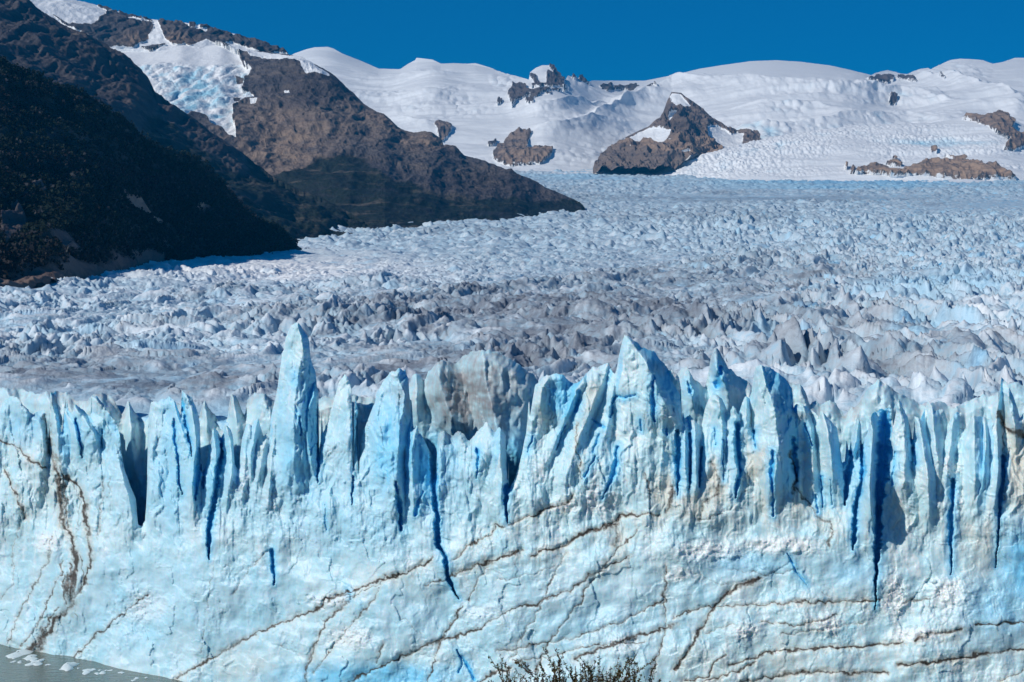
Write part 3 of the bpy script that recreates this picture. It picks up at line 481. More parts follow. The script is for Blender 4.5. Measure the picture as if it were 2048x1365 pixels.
# ------------------------------------------------------------------ mountains
def layer(name, crest, base, nx, ny, prof=1.0, amp=30, fr=.004, seed=1, mask=None, step=None, back=1200, edge=12, oct=6, stretch=1., lat=.0, sm=25, flat=False):
    c = np.array(crest, float); b = np.array(base, float)
    px = np.linspace(c[0, 0], c[-1, 0], nx)
    rc = np.interp(px, c[:, 0], c[:, 1]); dc = np.interp(px, c[:, 0], c[:, 2])
    rb = np.interp(px, b[:, 0], b[:, 1]); db = np.interp(px, b[:, 0], b[:, 2])
    rc = rc+fbm(px*.06, px*0, seed+70, 4, .6)*edge*.25
    def gs(v, w):
        k = int(w/(px[1]-px[0]))+1; g = np.exp(-np.linspace(-2, 2, 2*k+1)**2); g /= g.sum()
        return np.convolve(np.pad(v, k, mode='edge'), g, 'valid')
    rs = gs(rc, sm); ds = gs(dc, sm); a = np.linspace(0, 1, ny)[:, None]
    lo = rc.min() if flat else 0
    R = np.maximum(rc.min()+(rb-rc.min())*a, rc) if flat else rc+(rb-rc)*a
    t = (R-rs)/(rb-rs); tn_ = np.where(t > 0, np.abs(t)**prof, t*prof)
    D = ds+(db-ds)*tn_ if step is None else step(px, a, dc, db, R)
    t = np.clip((R-rc)/(rb-rc), 0, 1)
    PX = np.broadcast_to(px, R.shape)
    X = (PX-W2)/F*D; Zz = H-(R-HOR)/F*D
    n = rdg(X*fr*stretch+lat*Zz*fr, D*fr*.6+Zz*fr*.8, seed, oct, .52)
    n = n-.5+fbm(X*fr*3, Zz*fr*3, seed+9, 4, .6)*.35
    cf = sst(0, .05, t)
    off = n*amp*(.15+.85*cf)
    ex = {}
    if mask is not None: off, ex = mask(PX, R, D, X, Zz, off, t)
    P = np.stack((X, D-off*.75, Zz+off*.55), -1)
    bk = []
    for k, (dy, dz) in enumerate(((1, .75), (.5, .33), (.22, .12), (.07, .025))):
        qd = P[0].copy(); qd[:, 1] += back*dy; qd[:, 0] *= (qd[:, 1]/P[0][:, 1]); qd[:, 2] -= back*dz
        bk.append(qd)
    P = np.concatenate((np.array(bk), P), 0)
    at = {k: np.concatenate((np.repeat(v[:1], 4, 0), v), 0) for k, v in ex.items()}
    q = live(P, grid_quads(*P.shape[:2]))
    o = raw_mesh(name, P.reshape(-1, 3), q, M_LAND, {k: v.reshape(-1, 3) for k, v in at.items()}); tag(o, kind='structure'); return o, P
def blank(PX): return np.zeros(PX.shape+(3,)), np.zeros(PX.shape+(3,))

# dark wooded hill on the left
hill_tr = []
def soft(m, k=4):
    for _ in range(k):
        m = np.pad(m, 1, mode='edge'); m = (m[:-2, 1:-1]+m[2:, 1:-1]+m[1:-1, :-2]+m[1:-1, 2:]+2*m[1:-1, 1:-1])/6
    return m
def mk_hill(PX, R, D, X, Z, off, t):
    m1, m2 = blank(PX); m1[..., 0] = 1; jx = PX+fbm(X*.01, Z*.01, 3, 3)*14; jy = R+fbm(X*.01, Z*.01, 4, 3)*10
    mor = sst(.86, .93, t+fbm(X*.004, Z*.004, 6)*.05)*np.where(PX < 330, 1, .0)+ell(PX, R, 600, 500, 30, 14)
    rk = np.maximum.reduce([inpoly(jx, jy, [(243,397),(285,400),(318,440),(305,448),(262,425)])*1., inpoly(jx, jy, [(0,425),(30,415),(50,440),(45,490),(20,500),(0,480)])*1.,
        inpoly(jx, jy, [(110,480),(135,470),(165,500),(168,515),(130,510)])*1., inpoly(jx, jy, [(255,508),(290,505),(320,525),(280,530)])*1., inpoly(jx, jy, [(60,360),(85,362),(90,385),(70,380)])*.8, ell(jx, jy, 400, 420, 20, 5)])
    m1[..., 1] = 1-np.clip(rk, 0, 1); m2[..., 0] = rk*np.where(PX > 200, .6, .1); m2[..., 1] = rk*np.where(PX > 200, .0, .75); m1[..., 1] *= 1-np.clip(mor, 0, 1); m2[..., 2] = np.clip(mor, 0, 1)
    off = off+rdg(X*.02, Z*.02, 8, 4)*rk*22
    hill_tr.append(m1[..., 1]); return off, {'m1': m1, 'm2': m2}
HC = [(-420,20,2300),(-200,70,2400),(0,117,2500),(34,138,2550),(86,151,2600),(114,169,2640),(165,179,2700),(207,213,2760),(241,234,2820),(275,265,2880),(300,286,2930),(344,300,3000),(389,310,3080),(423,337,3140),(458,379,3200),(482,410,3260),(510,437,3330),(537,451,3380),(565,468,3430),(600,495,3450),(632,516,3440)]
HB = [(-420,700,850),(-200,640,1050),(0,604,1290),(120,586,1480),(230,556,1950),(290,536,2500),(340,529,2720),(500,515,3180),(632,517,3420)]
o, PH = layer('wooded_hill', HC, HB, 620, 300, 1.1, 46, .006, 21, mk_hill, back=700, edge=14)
def mk_r2(PX, R, D, X, Z, off, t):
    m1, m2 = blank(PX); m1[..., 0] = 1; jx = PX+fbm(X*.006, Z*.006, 3, 3)*16; jy = R+fbm(X*.006, Z*.006, 4, 3)*12
    g = sst(-6, 12, (jy-(170+(jx-200)*.62)))*sst(240, 330, jx)
    g = np.maximum(g, sst(470, 520, jx))
    m1[..., 1] = g*.9; m2[..., 1] = .8*(1-g); m2[..., 0] = ell(jx, jy, 280, 190, 30, 40)*.5
    m1[..., 1] *= 1-ell(PX, R, 690, 492, 90, 12)*.9; m2[..., 2] = ell(PX, R, 700, 488, 90, 12)*.9+.25*ell(jx, jy, 300, 225, 60, 16)
    off = off+rdg(X*.012+Z*.004, Z*.003, 88, 4)*30*(1-g)*sst(0, .1, t)
    return off, {'m1': m1, 'm2': m2}
R2C = [(-420,-330,6000),(-150,-150,5700),(-20,-60,5400),(34,-12,5300),(58,0,5250),(83,24,5200),(120,45,5180),(165,65,5150),(193,79,5120),(220,93,5100),(248,107,5080),(282,138,5050),(296,155,5040),(310,182,5030),(344,207,5000),(389,238,4980),(420,262,4950),(465,293,4930),(506,324,4900),(551,355,4870),(585,372,4840),(637,392,4780),(700,425,4700),(770,464,4560),(800,476,4500)]
R2B = [(-420,300,3500),(0,200,3600),(200,300,3650),(350,390,3700),(480,460,3700),(600,512,3680),(640,505,3750),(700,492,4080),(770,472,4440),(800,480,4460)]
layer('scree_ridge', R2C, R2B, 700, 330, 1.0, 70, .003, 31, mk_r2, back=1000, edge=14)
GLAC = [(205,88),(300,92),(360,78),(440,80),(474,100),(480,128),(503,136),(486,148),(482,172),(496,174),(508,186),(496,198),(468,207),(472,248),(470,279),(458,272),(434,255),(410,234),(389,232),(370,235),(300,215),(150,150)]
SNP = [[(474,104),(520,104),(560,110),(600,112),(626,127),(650,143),(660,158),(640,156),(612,147),(598,130),(560,119),(500,113)],[(568,174),(580,174),(582,181),(570,180)],[(500,200),(518,201),(514,208),(502,208)]]
def mk_m3(PX, R, D, X, Z, off, t):
    m1, m2 = blank(PX); jx = PX+fbm(X*.006, Z*.006, 13, 4)*9; jy = R+fbm(X*.006, Z*.006, 14, 4)*7
    gl = inpoly(jx, jy, GLAC)*1.; sn = gl.copy()
    for s in SNP: sn = np.maximum(sn, inpoly(jx, jy, s)*1.)
    sn = np.maximum(sn, ell(jx, jy, 470, 98, 40, 10))
    m1[..., 0] = soft(1-np.clip(sn, 0, 1), 3); hole = inpoly(jx, jy, [(466,143),(486,145),(480,155),(468,154)]) | inpoly(jx, jy, [(466,188),(480,186),(478,197),(468,196)])
    m1[..., 0] = np.maximum(m1[..., 0], hole*1.)
    gline = np.interp(jx, [500,590,640,700,760,840,900,960,1165], [375,348,318,312,350,382,396,404,400])
    g = sst(-14, 10, jy-gline)
    m1[..., 1] = g*(1-sn); ice = gl*sst(112, 130, jy)
    m1[..., 2] = ice*(.2+.5*ell(jx, jy, 390, 180, 60, 60)+.8*fbm(X*.02, Z*.02, 5, 3))
    m2[..., 0] = np.clip(ell(jx, jy, 560, 290, 120, 100)+ell(jx, jy, 730, 230, 90, 50)*.8+ell(jx, jy, 900, 290, 90, 20)*.6+ell(jx, jy, 820, 280, 90, 30)*.5, 0, 1)*.48
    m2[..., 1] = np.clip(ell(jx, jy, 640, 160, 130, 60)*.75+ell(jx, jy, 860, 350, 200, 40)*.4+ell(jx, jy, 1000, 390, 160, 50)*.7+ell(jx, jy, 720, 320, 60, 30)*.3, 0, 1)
    off = off*(1-gl*.75)-gl*35+ice*(cones(X*.022, Z*.03, 66, 1.)[0]*26+fbm(X*.03, Z*.05, 67, 3)*8)
    off = off+(1-gl)*(rdg(X*.012+Z*.009, Z*.015-X*.004, 68, 5)*17*(1-.65*g)+facets(X*.014, Z*.02, 69, 5)*(1-g))*sst(0, .06, t)
    return off, {'m1': m1, 'm2': m2}
M3C = [(120,88,7900),(215,92,7800),(275,93,7800),(330,86,7850),(360,78,7900),(400,85,7900),(440,80,7900),(472,96,7900),(520,104,7800),(572,108,7700),(600,113,7600),(626,127,7500),(652,141,7450),(673,154,7400),(692,175,7350),(708,188,7300),(729,209,7200),(755,225,7100),(768,228,7080),(784,243,7000),(795,255,6980),(810,262,6950),(834,265,6920),(850,262,6900),(863,265,6880),(882,278,6850),(887,291,6840),(911,296,6800),(929,312,6750),(969,322,6700),(1003,336,6600),(1019,343,6550),(1060,357,6500),(1100,379,6400),(1140,395,6300),(1160,404,6250),(1169,414,6200),(1174,432,6190)]
M3B = [(120,240,5500),(200,270,5500),(350,320,5450),(465,370,5300),(551,430,5100),(637,470,4700),(700,492,4350),(770,474,4450),(820,466,4700),(900,456,5050),(1000,448,5400),(1100,441,5750),(1174,434,6100)]
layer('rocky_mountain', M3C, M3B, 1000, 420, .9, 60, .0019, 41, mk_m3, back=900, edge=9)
CL = [[(218,28),(245,28),(262,44),(300,45),(303,55),(290,82),(276,89),(268,93),(220,92),(190,80),(150,60),(100,30),(140,48),(165,54),(190,50)],[(313,45),(345,43),(380,55),(410,63),(413,56),(489,74),(565,99),(574,112),(545,108),(510,104),(463,81),(432,90),(410,80),(385,93),(372,89),(348,91),(330,79)]]
def st_cl(px, t, dc, db, R):
    tt = (R-np.interp(px, [-400,60,218,300,360,410,565,620], [-200,-20,30,46,46,58,100,118]))/46.
    return np.where(tt < 0, 8150+(dc-8150)*np.clip(-tt*1.2, 0, 1), 8150+(7850-8150)*np.clip(tt, 0, 1.2))
def mk_cl(PX, R, D, X, Z, off, t):
    m1, m2 = blank(PX); jx = PX+fbm(X*.01, Z*.006, 23, 4)*6; jy = R+fbm(X*.01, Z*.01, 24, 4)*5
    r = np.zeros(PX.shape)
    for p in CL: r = np.maximum(r, inpoly(jx, jy, p)*1.)
    r = np.maximum(r, ((jy < np.interp(jx, [180,207,230,300,410,489,565], [0,18,26,43,56,77,103])+1) & (jx > 195) & (pn(jx*.05, jx*0, 3) > -.1))*.8)
    m1[..., 0] = r; m2[..., 0] = ell(jx, jy, 290, 85, 60, 22)*.7+ell(jx, jy, 360, 80, 40, 14)*.7; m2[..., 1] = .45
    off = off*.35+r*(rdg(X*.016+fbm(X*.004, Z*.01, 28, 3)*1.2, Z*.007, 29, 5)*26+facets(X*.02, Z*.02, 27, 9))
    return off, {'m1': m1, 'm2': m2}
CLC = [(-420,-260,9800),(-100,-110,9400),(60,-45,9200),(150,0,9000),(180,7,8900),(207,14,8850),(230,22,8700),(300,39,8500),(360,44,8400),(410,52,8350),(440,60,8300),(489,74,8250),(530,87,8230),(565,99,8200),(572,106,8180),(590,116,8150)]
CLB = [(-420,160,7800),(590,160,7800)]
layer('summit_cliff', CLC, CLB, 620, 160, 1, 60, .004, 51, mk_cl, step=st_cl, back=800, edge=5)

# snowfields and ice cap behind everything
ROCKS = [[(1018,200),(1022,170),(1036,165),(1056,182),(1062,190),(1085,185),(1110,178),(1135,182),(1136,176),(1120,170),(1085,172),(1062,180),(1075,170),(1062,160),(1090,168),(1095,150),(1120,160),(1130,170),(1138,178),(1100,185),(1062,198),(1040,205),(1024,222)],
 [(1098,132),(1113,138),(1118,152),(1130,162),(1130,168),(1108,158),(1106,145)],[(1058,152),(1072,156),(1070,163),(1060,158)],[(1140,152),(1150,150),(1152,157),(1146,160)],[(1158,155),(1168,153),(1176,166),(1184,176),(1176,172),(1160,165)],
 [(1046,205),(1056,210),(1064,195),(1078,192),(1076,202),(1068,218),(1055,217)],[(1090,190),(1100,189),(1098,200),(1090,200)],[(998,200),(1006,203),(1006,220),(998,222)],[(1200,174),(1226,170),(1228,186),(1216,186),(1205,178)],[(1228,176),(1250,176),(1262,170),(1272,172),(1278,184),(1262,186),(1250,180),(1232,182)],[(1282,183),(1290,180),(1302,188),(1320,195),(1304,192),(1288,192)],
 [(868,262),(880,255),(895,254),(904,259),(898,275),(885,285),(874,272)],[(978,283),(993,276),(990,288),(980,291)],[(990,306),(997,300),(1000,284),(1015,272),(1040,266),(1050,264),(1065,272),(1060,285),(1052,300),(1030,308),(1010,312),(990,318)],[(988,320),(1012,308),(1040,300),(1045,312),(1060,308),(1076,296),(1092,295),(1106,304),(1100,318),(1080,333),(1020,334),(996,326)],
 [(1730,160),(1748,161),(1786,158),(1784,170),(1768,174),(1750,168),(1736,164)],[(1790,158),(1800,156),(1822,165),(1828,174),(1812,170),(1793,168)],[(1870,165),(1885,174),(1876,173)],[(1772,211),(1788,213),(1790,220),(1776,220)],
 [(1926,240),(1932,232),(1955,230),(1968,236),(1990,229),(1998,226),(2012,234),(2028,246),(2020,262),(2050,270),(2052,292),(2030,298),(2010,296),(2020,280),(1995,268),(1980,258),(1955,248)],
 [(1858,304),(1870,302),(1872,309),(1860,309)],[(1782,318),(1790,316),(1793,322),(1784,322)],[(1768,325),(1785,324),(1800,330),(1798,334),(1770,332)],[(1700,345),(1702,338),(1709,341),(1709,350),(1701,350)],[(1687,336),(1693,336),(1692,341),(1687,340)],
 [(1712,348),(1724,340),(1740,336),(1772,338),(1790,344),(1804,342),(1822,334),(1842,330),(1860,322),(1880,328),(1905,322),(1935,330),(1955,334),(1962,340),(1975,337),(1995,340),(2015,350),(2034,357),(1990,358),(1900,357),(1820,354),(1712,352)],[(1888,312),(1905,316),(1930,325),(1915,326),(1900,318)]]
LOBE = {i for i, p in enumerate(ROCKS) if min(a[0] for a in p) > 1680 and min(a[1] for a in p) > 222}
OCH = {11: .5, 13: .5, 14: .7, 19: .8, 20: .9, 21: 1, 22: 1, 23: 1, 24: 1, 25: .95, 26: 1}
ICEM = [(1650,285,330,46,.75),(1500,315,160,34,.7),(700,195,110,30,.4),(880,225,90,22,.4),(1010,160,26,26,.7),(930,210,70,30,.5),(1200,270,120,60,.3),(1130,310,150,26,.5),(1850,280,170,16,.9),(1900,300,140,22,.6),(1700,200,200,12,.5),(1600,232,110,12,.5),(1850,215,200,6,.7),(1900,330,150,20,.4),(2000,350,90,10,.7),(1900,150,100,30,.5),(1150,235,120,30,.3),(960,330,100,12,.4),(2000,285,90,30,.2),(1750,250,120,5,.6)]
def mk_snow(PX, R, D, X, Z, off, t):
    m1, m2 = blank(PX); jx = PX+fbm(X*.004, Z*.006, 33, 4)*7; jy = R+fbm(X*.004, Z*.006, 34, 4)*5
    rk = np.zeros(PX.shape)
    for i, p in enumerate(ROCKS):
        if i in LOBE: continue
        a = inpoly(jx, jy, p); rk[a] = 1; m2[..., 0][a] = OCH.get(i, .12)
    m2[..., 1] = .35*(m2[..., 0] < .3)
    m1[..., 0] = soft(rk, 5); m2[..., 0] = soft(m2[..., 0], 5)
    ic = np.zeros(PX.shape)
    for cx, cy, rx, ry, s in ICEM: ic = np.maximum(ic, ell(jx, jy, cx, cy, rx, ry)*s)
    ic = np.clip(ic*(1.15+1.4*fbm(X*.0025, Z*.008, 36, 3)), 0, 1)
    crack = cones(X*.016, (D*.004+Z*.012), 71, 1.1)[0]
    m1[..., 2] = ic*(.15+.6*np.clip(fbm(X*.006, Z*.012, 37, 3)+.1, 0, 1)+.25*np.clip(-crack, 0, 1))+ell(jx, jy, 1870, 283, 120, 9)*.4
    off = off*.0
    sw = fbm(X*.0005+Z*.0003, D*.0011+Z*.0015, 81, 4, .5)*150+rdg(X*.0005-Z*.0004, D*.0016, 82, 3)*60
    fadec = .1+.9*sst(0, .14, t)
    # terraces: the ice steps down towards the viewer along these lines
    TER = [([(1180,250),(1340,178),(1500,180),(1650,192),(1760,205),(1900,216),(2060,230)],60,10),([(1480,262),(1560,262),(1700,245),(1830,246),(1950,242)],45,8),([(1340,178),(1430,172),(1560,176),(1680,192),(1900,205)],40,7),([(1500,226),(1620,228),(1700,240)],35,6),([(590,178),(700,200),(800,205),(900,190)],45,9),([(640,220),(760,250),(880,258)],40,8),([(1700,150),(1900,165),(2050,205)],60,9),([(1050,225),(1150,215),(1250,220),(1330,200)],40,8),([(720,150),(800,160),(900,150)],35,9),([(1060,270),(1150,250),(1260,262)],35,9),([(1600,300),(1700,285),(1830,300),(1950,335)],40,10),([(1880,262),(1960,290),(2060,300)],40,8),([(1580,345),(1640,330),(1760,332)],20,8)]
    ter = np.zeros(PX.shape)
    for pts, hgt, wd in TER:
        ly = np.interp(jx, [a[0] for a in pts], [a[1] for a in pts]); ed = sst(pts[0][0]-40, pts[0][0]+40, jx)*sst(pts[-1][0]+40, pts[-1][0]-40, jx)
        s = (jy-ly)/wd; ter += hgt*ed*np.where(s > 0, np.exp(-s/2.2), np.exp(s*1.1))*1.0
    dome = ell(PX, R, 1500, 150, 260, 45)
    off = (sw*.55*(1-dome*.8)+ter*2.3)*fadec+ic*crack*34+rk*(rdg(X*.009, Z*.011, 83, 4)*42+12)
    off += fbm(X*.004, D*.003+Z*.008, 84, 3)*6*fadec
    return off, {'m1': m1, 'm2': m2}
SC = [(520,140,16500),(560,122,16400),(590,107,16300),(612,99,16200),(630,95,16200),(655,94,16200),(668,98,16200),(685,108,16100),(705,116,16000),(730,126,16000),(757,138,16000),(800,139,15800),(815,129,15600),(830,121,15500),(833,116,15400),(850,118,15400),(865,120,15400),(882,128,15400),(905,127,15300),(935,128,15200),(950,127,15100),(965,131,15000),(985,138,15000),(1005,147,14800),(1030,153,14600),(1058,160,14400),(1060,146,14300),(1072,136,14300),(1085,131,14300),(1098,131,14300),(1108,136,14300),(1114,147,14300),(1122,152,14300),(1131,160,14300),(1136,152,14300),(1144,155,14300),(1150,151,14300),(1156,157,14300),(1163,153,14300),(1170,156,14300),(1176,165,14400),(1184,162,15500),(1200,162,16500),(1290,162,17000),(1350,150,17000),(1400,138,17000),(1450,130,17000),(1500,123,17000),(1550,121,17000),(1600,124,17000),(1660,131,16800),(1700,140,16600),(1743,152,16500),(1750,147,17800),(1775,141,17800),(1800,148,17800),(1815,149,17700),(1840,139,17600),(1855,137,17500),(1862,139,17500),(1880,130,17500),(1900,121,17500),(1920,118,17400),(1945,119,17400),(1965,121,17300),(1985,128,17200),(2005,125,17200),(2030,116,17200),(2048,116,17200),(2120,130,17200),(2260,110,17200)]
SB = [(520,366,10200),(1000,364,10200),(1340,362,10300),(1500,370,9700),(1700,384,9100),(2260,392,9000)]
layer('snow_mountains', SC, SB, 1500, 420, .8, 60, .001, 61, mk_snow, back=3000, edge=1.0, sm=110, flat=True)
LBC = [(1300,352,10100),(1340,334,10250),(1370,322,10280),(1400,311,10350),(1446,299,10450),(1480,289,10600),(1520,280,10800),(1560,272,10950),(1600,267,11050),(1640,261,11150),(1700,252,11300),(1780,248,11400),(1860,246,11500),(1900,241,11600),(1926,234,11650),(1955,229,11700),(1998,226,11700),(2020,236,11700),(2048,250,11700),(2120,262,11700),(2260,270,11700)]
def mk_lobe(PX, R, D, X, Z, off, t):
    m1, m2 = blank(PX); jx = PX+fbm(X*.006, Z*.008, 33, 4)*6; jy = R+fbm(X*.006, Z*.008, 34, 4)*4
    rk = np.zeros(PX.shape)
    for i, p in enumerate(ROCKS):
        if i in LOBE: a = inpoly(jx, jy, p); rk[a] = 1; m2[..., 0][a] = OCH.get(i, .5)
    m1[..., 0] = soft(rk, 4); m2[..., 0] = soft(m2[..., 0], 4)
    ic = np.zeros(PX.shape)
    for cx, cy, rx, ry, q in [(1450,322,150,34,1),(1560,290,140,28,1),(1640,268,150,12,.9),(1780,256,160,9,.8),(1850,278,150,14,1),(1930,302,120,14,.8),(1800,300,90,30,.6),(1480,345,200,14,.8),(2020,335,60,8,.9),(1980,285,70,14,.5)]: ic = np.maximum(ic, ell(jx, jy, cx, cy, rx, ry)*q)
    c1 = cones(X*.05+fbm(X*.01, Z*.01, 72)*.8, D*.01+Z*.05, 71, 1.1)[0]
    m1[..., 2] = ic*(.10+.5*np.clip(-c1, 0, 1)+.5*np.clip(fbm(X*.006, Z*.012, 37, 3), 0, 1))+ell(jx, jy, 1880, 285, 130, 8)*.5
    g = fbm(X*.0012, D*.003+Z*.003, 181, 4, .5)*45*sst(0, .1, t)
    return g+ic*c1*17+rk*(rdg(X*.01, Z*.012, 183, 4)*40+18), {'m1': m1, 'm2': m2}
layer('snow_slope', LBC, [(1300,372,9900),(1500,384,9200),(1700,392,8900),(2260,398,8800)], 760, 260, .85, 30, .002, 421, mk_lobe, back=500, edge=3, sm=50, flat=True)
def rockm(seed, snow=(), och=.5, amp=40):
    def f(PX, R, D, X, Z, off, t):
        m1, m2 = blank(PX); jx = PX+fbm(X*.008, Z*.008, seed, 3)*5; jy = R+fbm(X*.008, Z*.008, seed+1, 3)*4
        m1[..., 0] = 1
        for s in snow: m1[..., 0][inpoly(jx, jy, s)] = 0
        m1[..., 0] = soft(m1[..., 0], 2)
        m2[..., 0] = och*np.clip(.4+ell(jx, jy, 1330, 290, 110, 18)*.8+ell(jx, jy, 1400, 300, 80, 14), 0, 1); m2[..., 1] = ell(jx, jy, 1365, 250, 40, 50)*.5
        rk = m1[..., 0]
        return off*(.3+.7*rk)+rdg(X*.006+Z*.004, Z*.008, seed+3, 5)*amp*rk*sst(0, .05, t), {'m1': m1, 'm2': m2}
    return f
layer('rock_ridge', [(1326,225,11900),(1336,198,11900),(1343,184,11900),(1362,186,11900),(1375,198,11850),(1392,207,11800),(1406,217,11750),(1426,237,11700),(1440,246,11700),(1455,255,11650),(1475,260,11600),(1494,257,11600),(1508,262,11600),(1520,272,11600)],
      [(1326,300,10900),(1440,312,10700),(1520,296,10900)], 220, 110, 1, 60, .004, 401, rockm(402, [[(1338,200),(1346,187),(1360,190),(1372,204),(1384,214),(1370,214),(1350,210)],[(1414,255),(1425,252),(1442,258),(1465,268),(1476,262),(1488,272),(1480,300),(1430,300),(1414,272)]], .9), back=300, edge=3)
layer('rock_peak', [(1186,338,10600),(1192,331,10600),(1206,310,10650),(1226,290,10700),(1253,273,10800),(1270,264,10850),(1284,258,10900),(1301,251,10900),(1318,239,10950),(1333,222,11000),(1348,214,11050),(1360,210,11050),(1370,215,11000),(1378,228,10980),(1387,242,10950),(1404,256,10900),(1411,271,10850),(1428,290,10750),(1440,292,10700),(1446,300,10650)],
      [(1186,346,10150),(1300,346,10000),(1345,334,10050),(1380,318,10200),(1446,302,10500)], 320, 180, 1, 80, .0035, 411, rockm(412, [[(1240,285),(1262,270),(1285,262),(1318,256),(1342,260),(1335,272),(1340,280),(1320,281),(1290,280),(1262,283)],[(1333,238),(1342,228),(1360,222),(1352,234),(1338,242)],[(1248,290),(1262,292),(1256,296)],[(1364,306),(1378,304),(1380,310),(1366,311)]], .8, 55), back=250, edge=4)

# ------------------------------------------------------------------ wood on the hill: many small crowns in one mass
def crowns(name, pts, sizes, tint, mat, seed):
    r = np.random.default_rng(seed); n = len(pts); K = 9
    V = []; Fc = []; At = []
    d = r.normal(size=(n, K, 3)); d /= np.linalg.norm(d, axis=2, keepdims=True)
    c = pts[:, None]+d*sizes[:, None, None]*np.array((.45, .45, .5))+np.array((0, 0, .55))*sizes[:, None, None]
    a = r.normal(size=(n, K, 3)); a /= np.linalg.norm(a, axis=2, keepdims=True)
    b = np.cross(a, r.normal(size=(n, K, 3))); b /= np.linalg.norm(b, axis=2, keepdims=True)
    s = sizes[:, None, None]*r.uniform(.22, .45, (n, K, 1))
    quad = np.stack((c-a*s, c-b*s*.8, c+a*s, c+b*s*.8), 2)
    co = quad.reshape(-1, 3); q = np.arange(len(co)).reshape(-1, 4)
    at = np.repeat(tint[:, None], K*4, 1).reshape(-1, 3)
    return raw_mesh(name, co, q, mat, {'m1': at}, None, False)
tm = NT('wood_leaves', .8, .15); a_ = tm.n('ShaderNodeAttribute', attribute_name='m1'); M_WOOD = tm.col(a_.outputs['Color'])
P4 = PH[4:]; frm = hill_tr[0]; N = 46000
ii = rng.integers(0, P4.shape[0], N); jj = rng.integers(60, P4.shape[1]-2, N)
fi = frm[ii, jj] > rng.uniform(.2, .8, N); ii = ii[fi]; jj = jj[fi]
pts = P4[ii, jj]+rng.normal(size=(len(ii), 3))*np.array((3, 3, 0))
dens = fbm(pts[:, 0]*.008, pts[:, 2]*.012, 9, 3); k = dens+rng.uniform(-.5, .6, len(pts)) > -.25; pts = pts[k]; dens = dens[k]
tn = np.array((.011, .019, .014))*rng.uniform(.6, 1.4, (len(pts), 1))
br = (fbm(pts[:, 0]*.01, pts[:, 2]*.015, 19, 3)+rng.uniform(-.3, .3, len(pts))) > .2
tn[br] = np.array((.024, .023, .024))*rng.uniform(.7, 1.3, (br.sum(), 1))
dead = rng.uniform(size=len(pts)) < .04; tn[dead] = (.05, .052, .055)
o = crowns('woodland', pts, rng.uniform(3.2, 7.5, len(pts)), tn, M_WOOD, 5)
tag(o, 'dense dark scrub forest covering the shaded hillside', 'woodland', kind='stuff')

# ------------------------------------------------------------------ lake and drifting ice
t = NT('lake_water', .12, .5); p = t.pos((1, 2.2, 1)); n = t.noise(p, .35, 5, .6); n2 = t.noise(p, .03, 3)
t.bump(n, .5, .5); M_WATER = t.col(t.mix(n2, (.07, .10, .082), (.105, .13, .11)))
o = raw_mesh('lake', np.array([(-3000, -600, 0), (3000, -600, 0), (3000, 900, 0), (-3000, 900, 0)], float), np.array([[0, 1, 2, 3]]), M_WATER); tag(o, kind='structure')
t = NT('floe_ice', .5, .3); M_FLOE = t.col(t.mix(t.noise(t.pos(), 1.5, 4), (.5, .61, .63), (.70, .76, .77)))
def floe(px_, row_, wpx, hpx, lab_, gp, sd):
    r = np.random.default_rng(sd); d = H*F/(row_-HOR); x = (px_-W2)/F*d; s = wpx/F*d/2; hh = hpx/F*d
    n = 22; rings = [(1.0, -.15), (1.02, .03), (.86, .3), (.6, .62), (.3, .95), (.08, 1.0)]
    ang = np.arange(n)/n*2*math.pi; w_ = 1+.28*np.sin(ang*2+r.uniform(0, 6))+.2*np.sin(ang*3+r.uniform(0, 6))+r.uniform(-.12, .12, n)
    V = []
    pk = r.uniform(-.35, .35)
    for f, zz in rings:
        e = r.uniform(.85, 1.15, n)
        V.append(np.stack((np.cos(ang)*w_*f*s+pk*s*zz, np.sin(ang)*w_*f*s*1.5*e, np.full(n, zz*hh)*np.where(f < .9, e, 1)), -1))
    V = np.concatenate(V); q = []
    for a in range(len(rings)-1):
        for b in range(n): q.append((a*n+b, a*n+(b+1) % n, (a+1)*n+(b+1) % n, (a+1)*n+b))
    o = raw_mesh('ice_floe', V, np.array(q), M_FLOE, smooth=False)
    m = o.data; o.location = (x, d, 0)
    return tag(o, lab_, 'ice floe', gp)
BIG = [(138,1334,34,7,'largest ice floe with a raised lump, well off the wall'),(42,1307,42,3,'long thin floe nearest the dirty vein at the waterline'),(62,1316,30,2.5,'flat floe just below the long thin one'),(76,1323,20,2.5,'small floe below the flat one by the wall'),(70,1328,26,2.5,'low floe left of the largest lumpy floe'),(28,1311,18,2.5,'short floe at the left end of the upper row'),(175,1343,24,2,'thin floe right of and below the largest one'),(205,1346,14,2,'round small floe right of the thin one')]
for i, b in enumerate(BIG): floe(b[0], b[1], b[2], b[3], b[4], None, i+50)
sm = np.random.default_rng(5)
for i in range(70):
    a = sm.uniform(0, 1); x_ = 20+a*400; r_ = 1302+a*62+sm.normal()*9+4
    if r_ > 1372 or r_ < 1300+(x_)*.185: continue
    floe(x_, r_, sm.uniform(3, 11), sm.uniform(.5, 1.3), 'tiny brash ice chip floating on the grey-green lake', 'brash ice chips', 200+i)

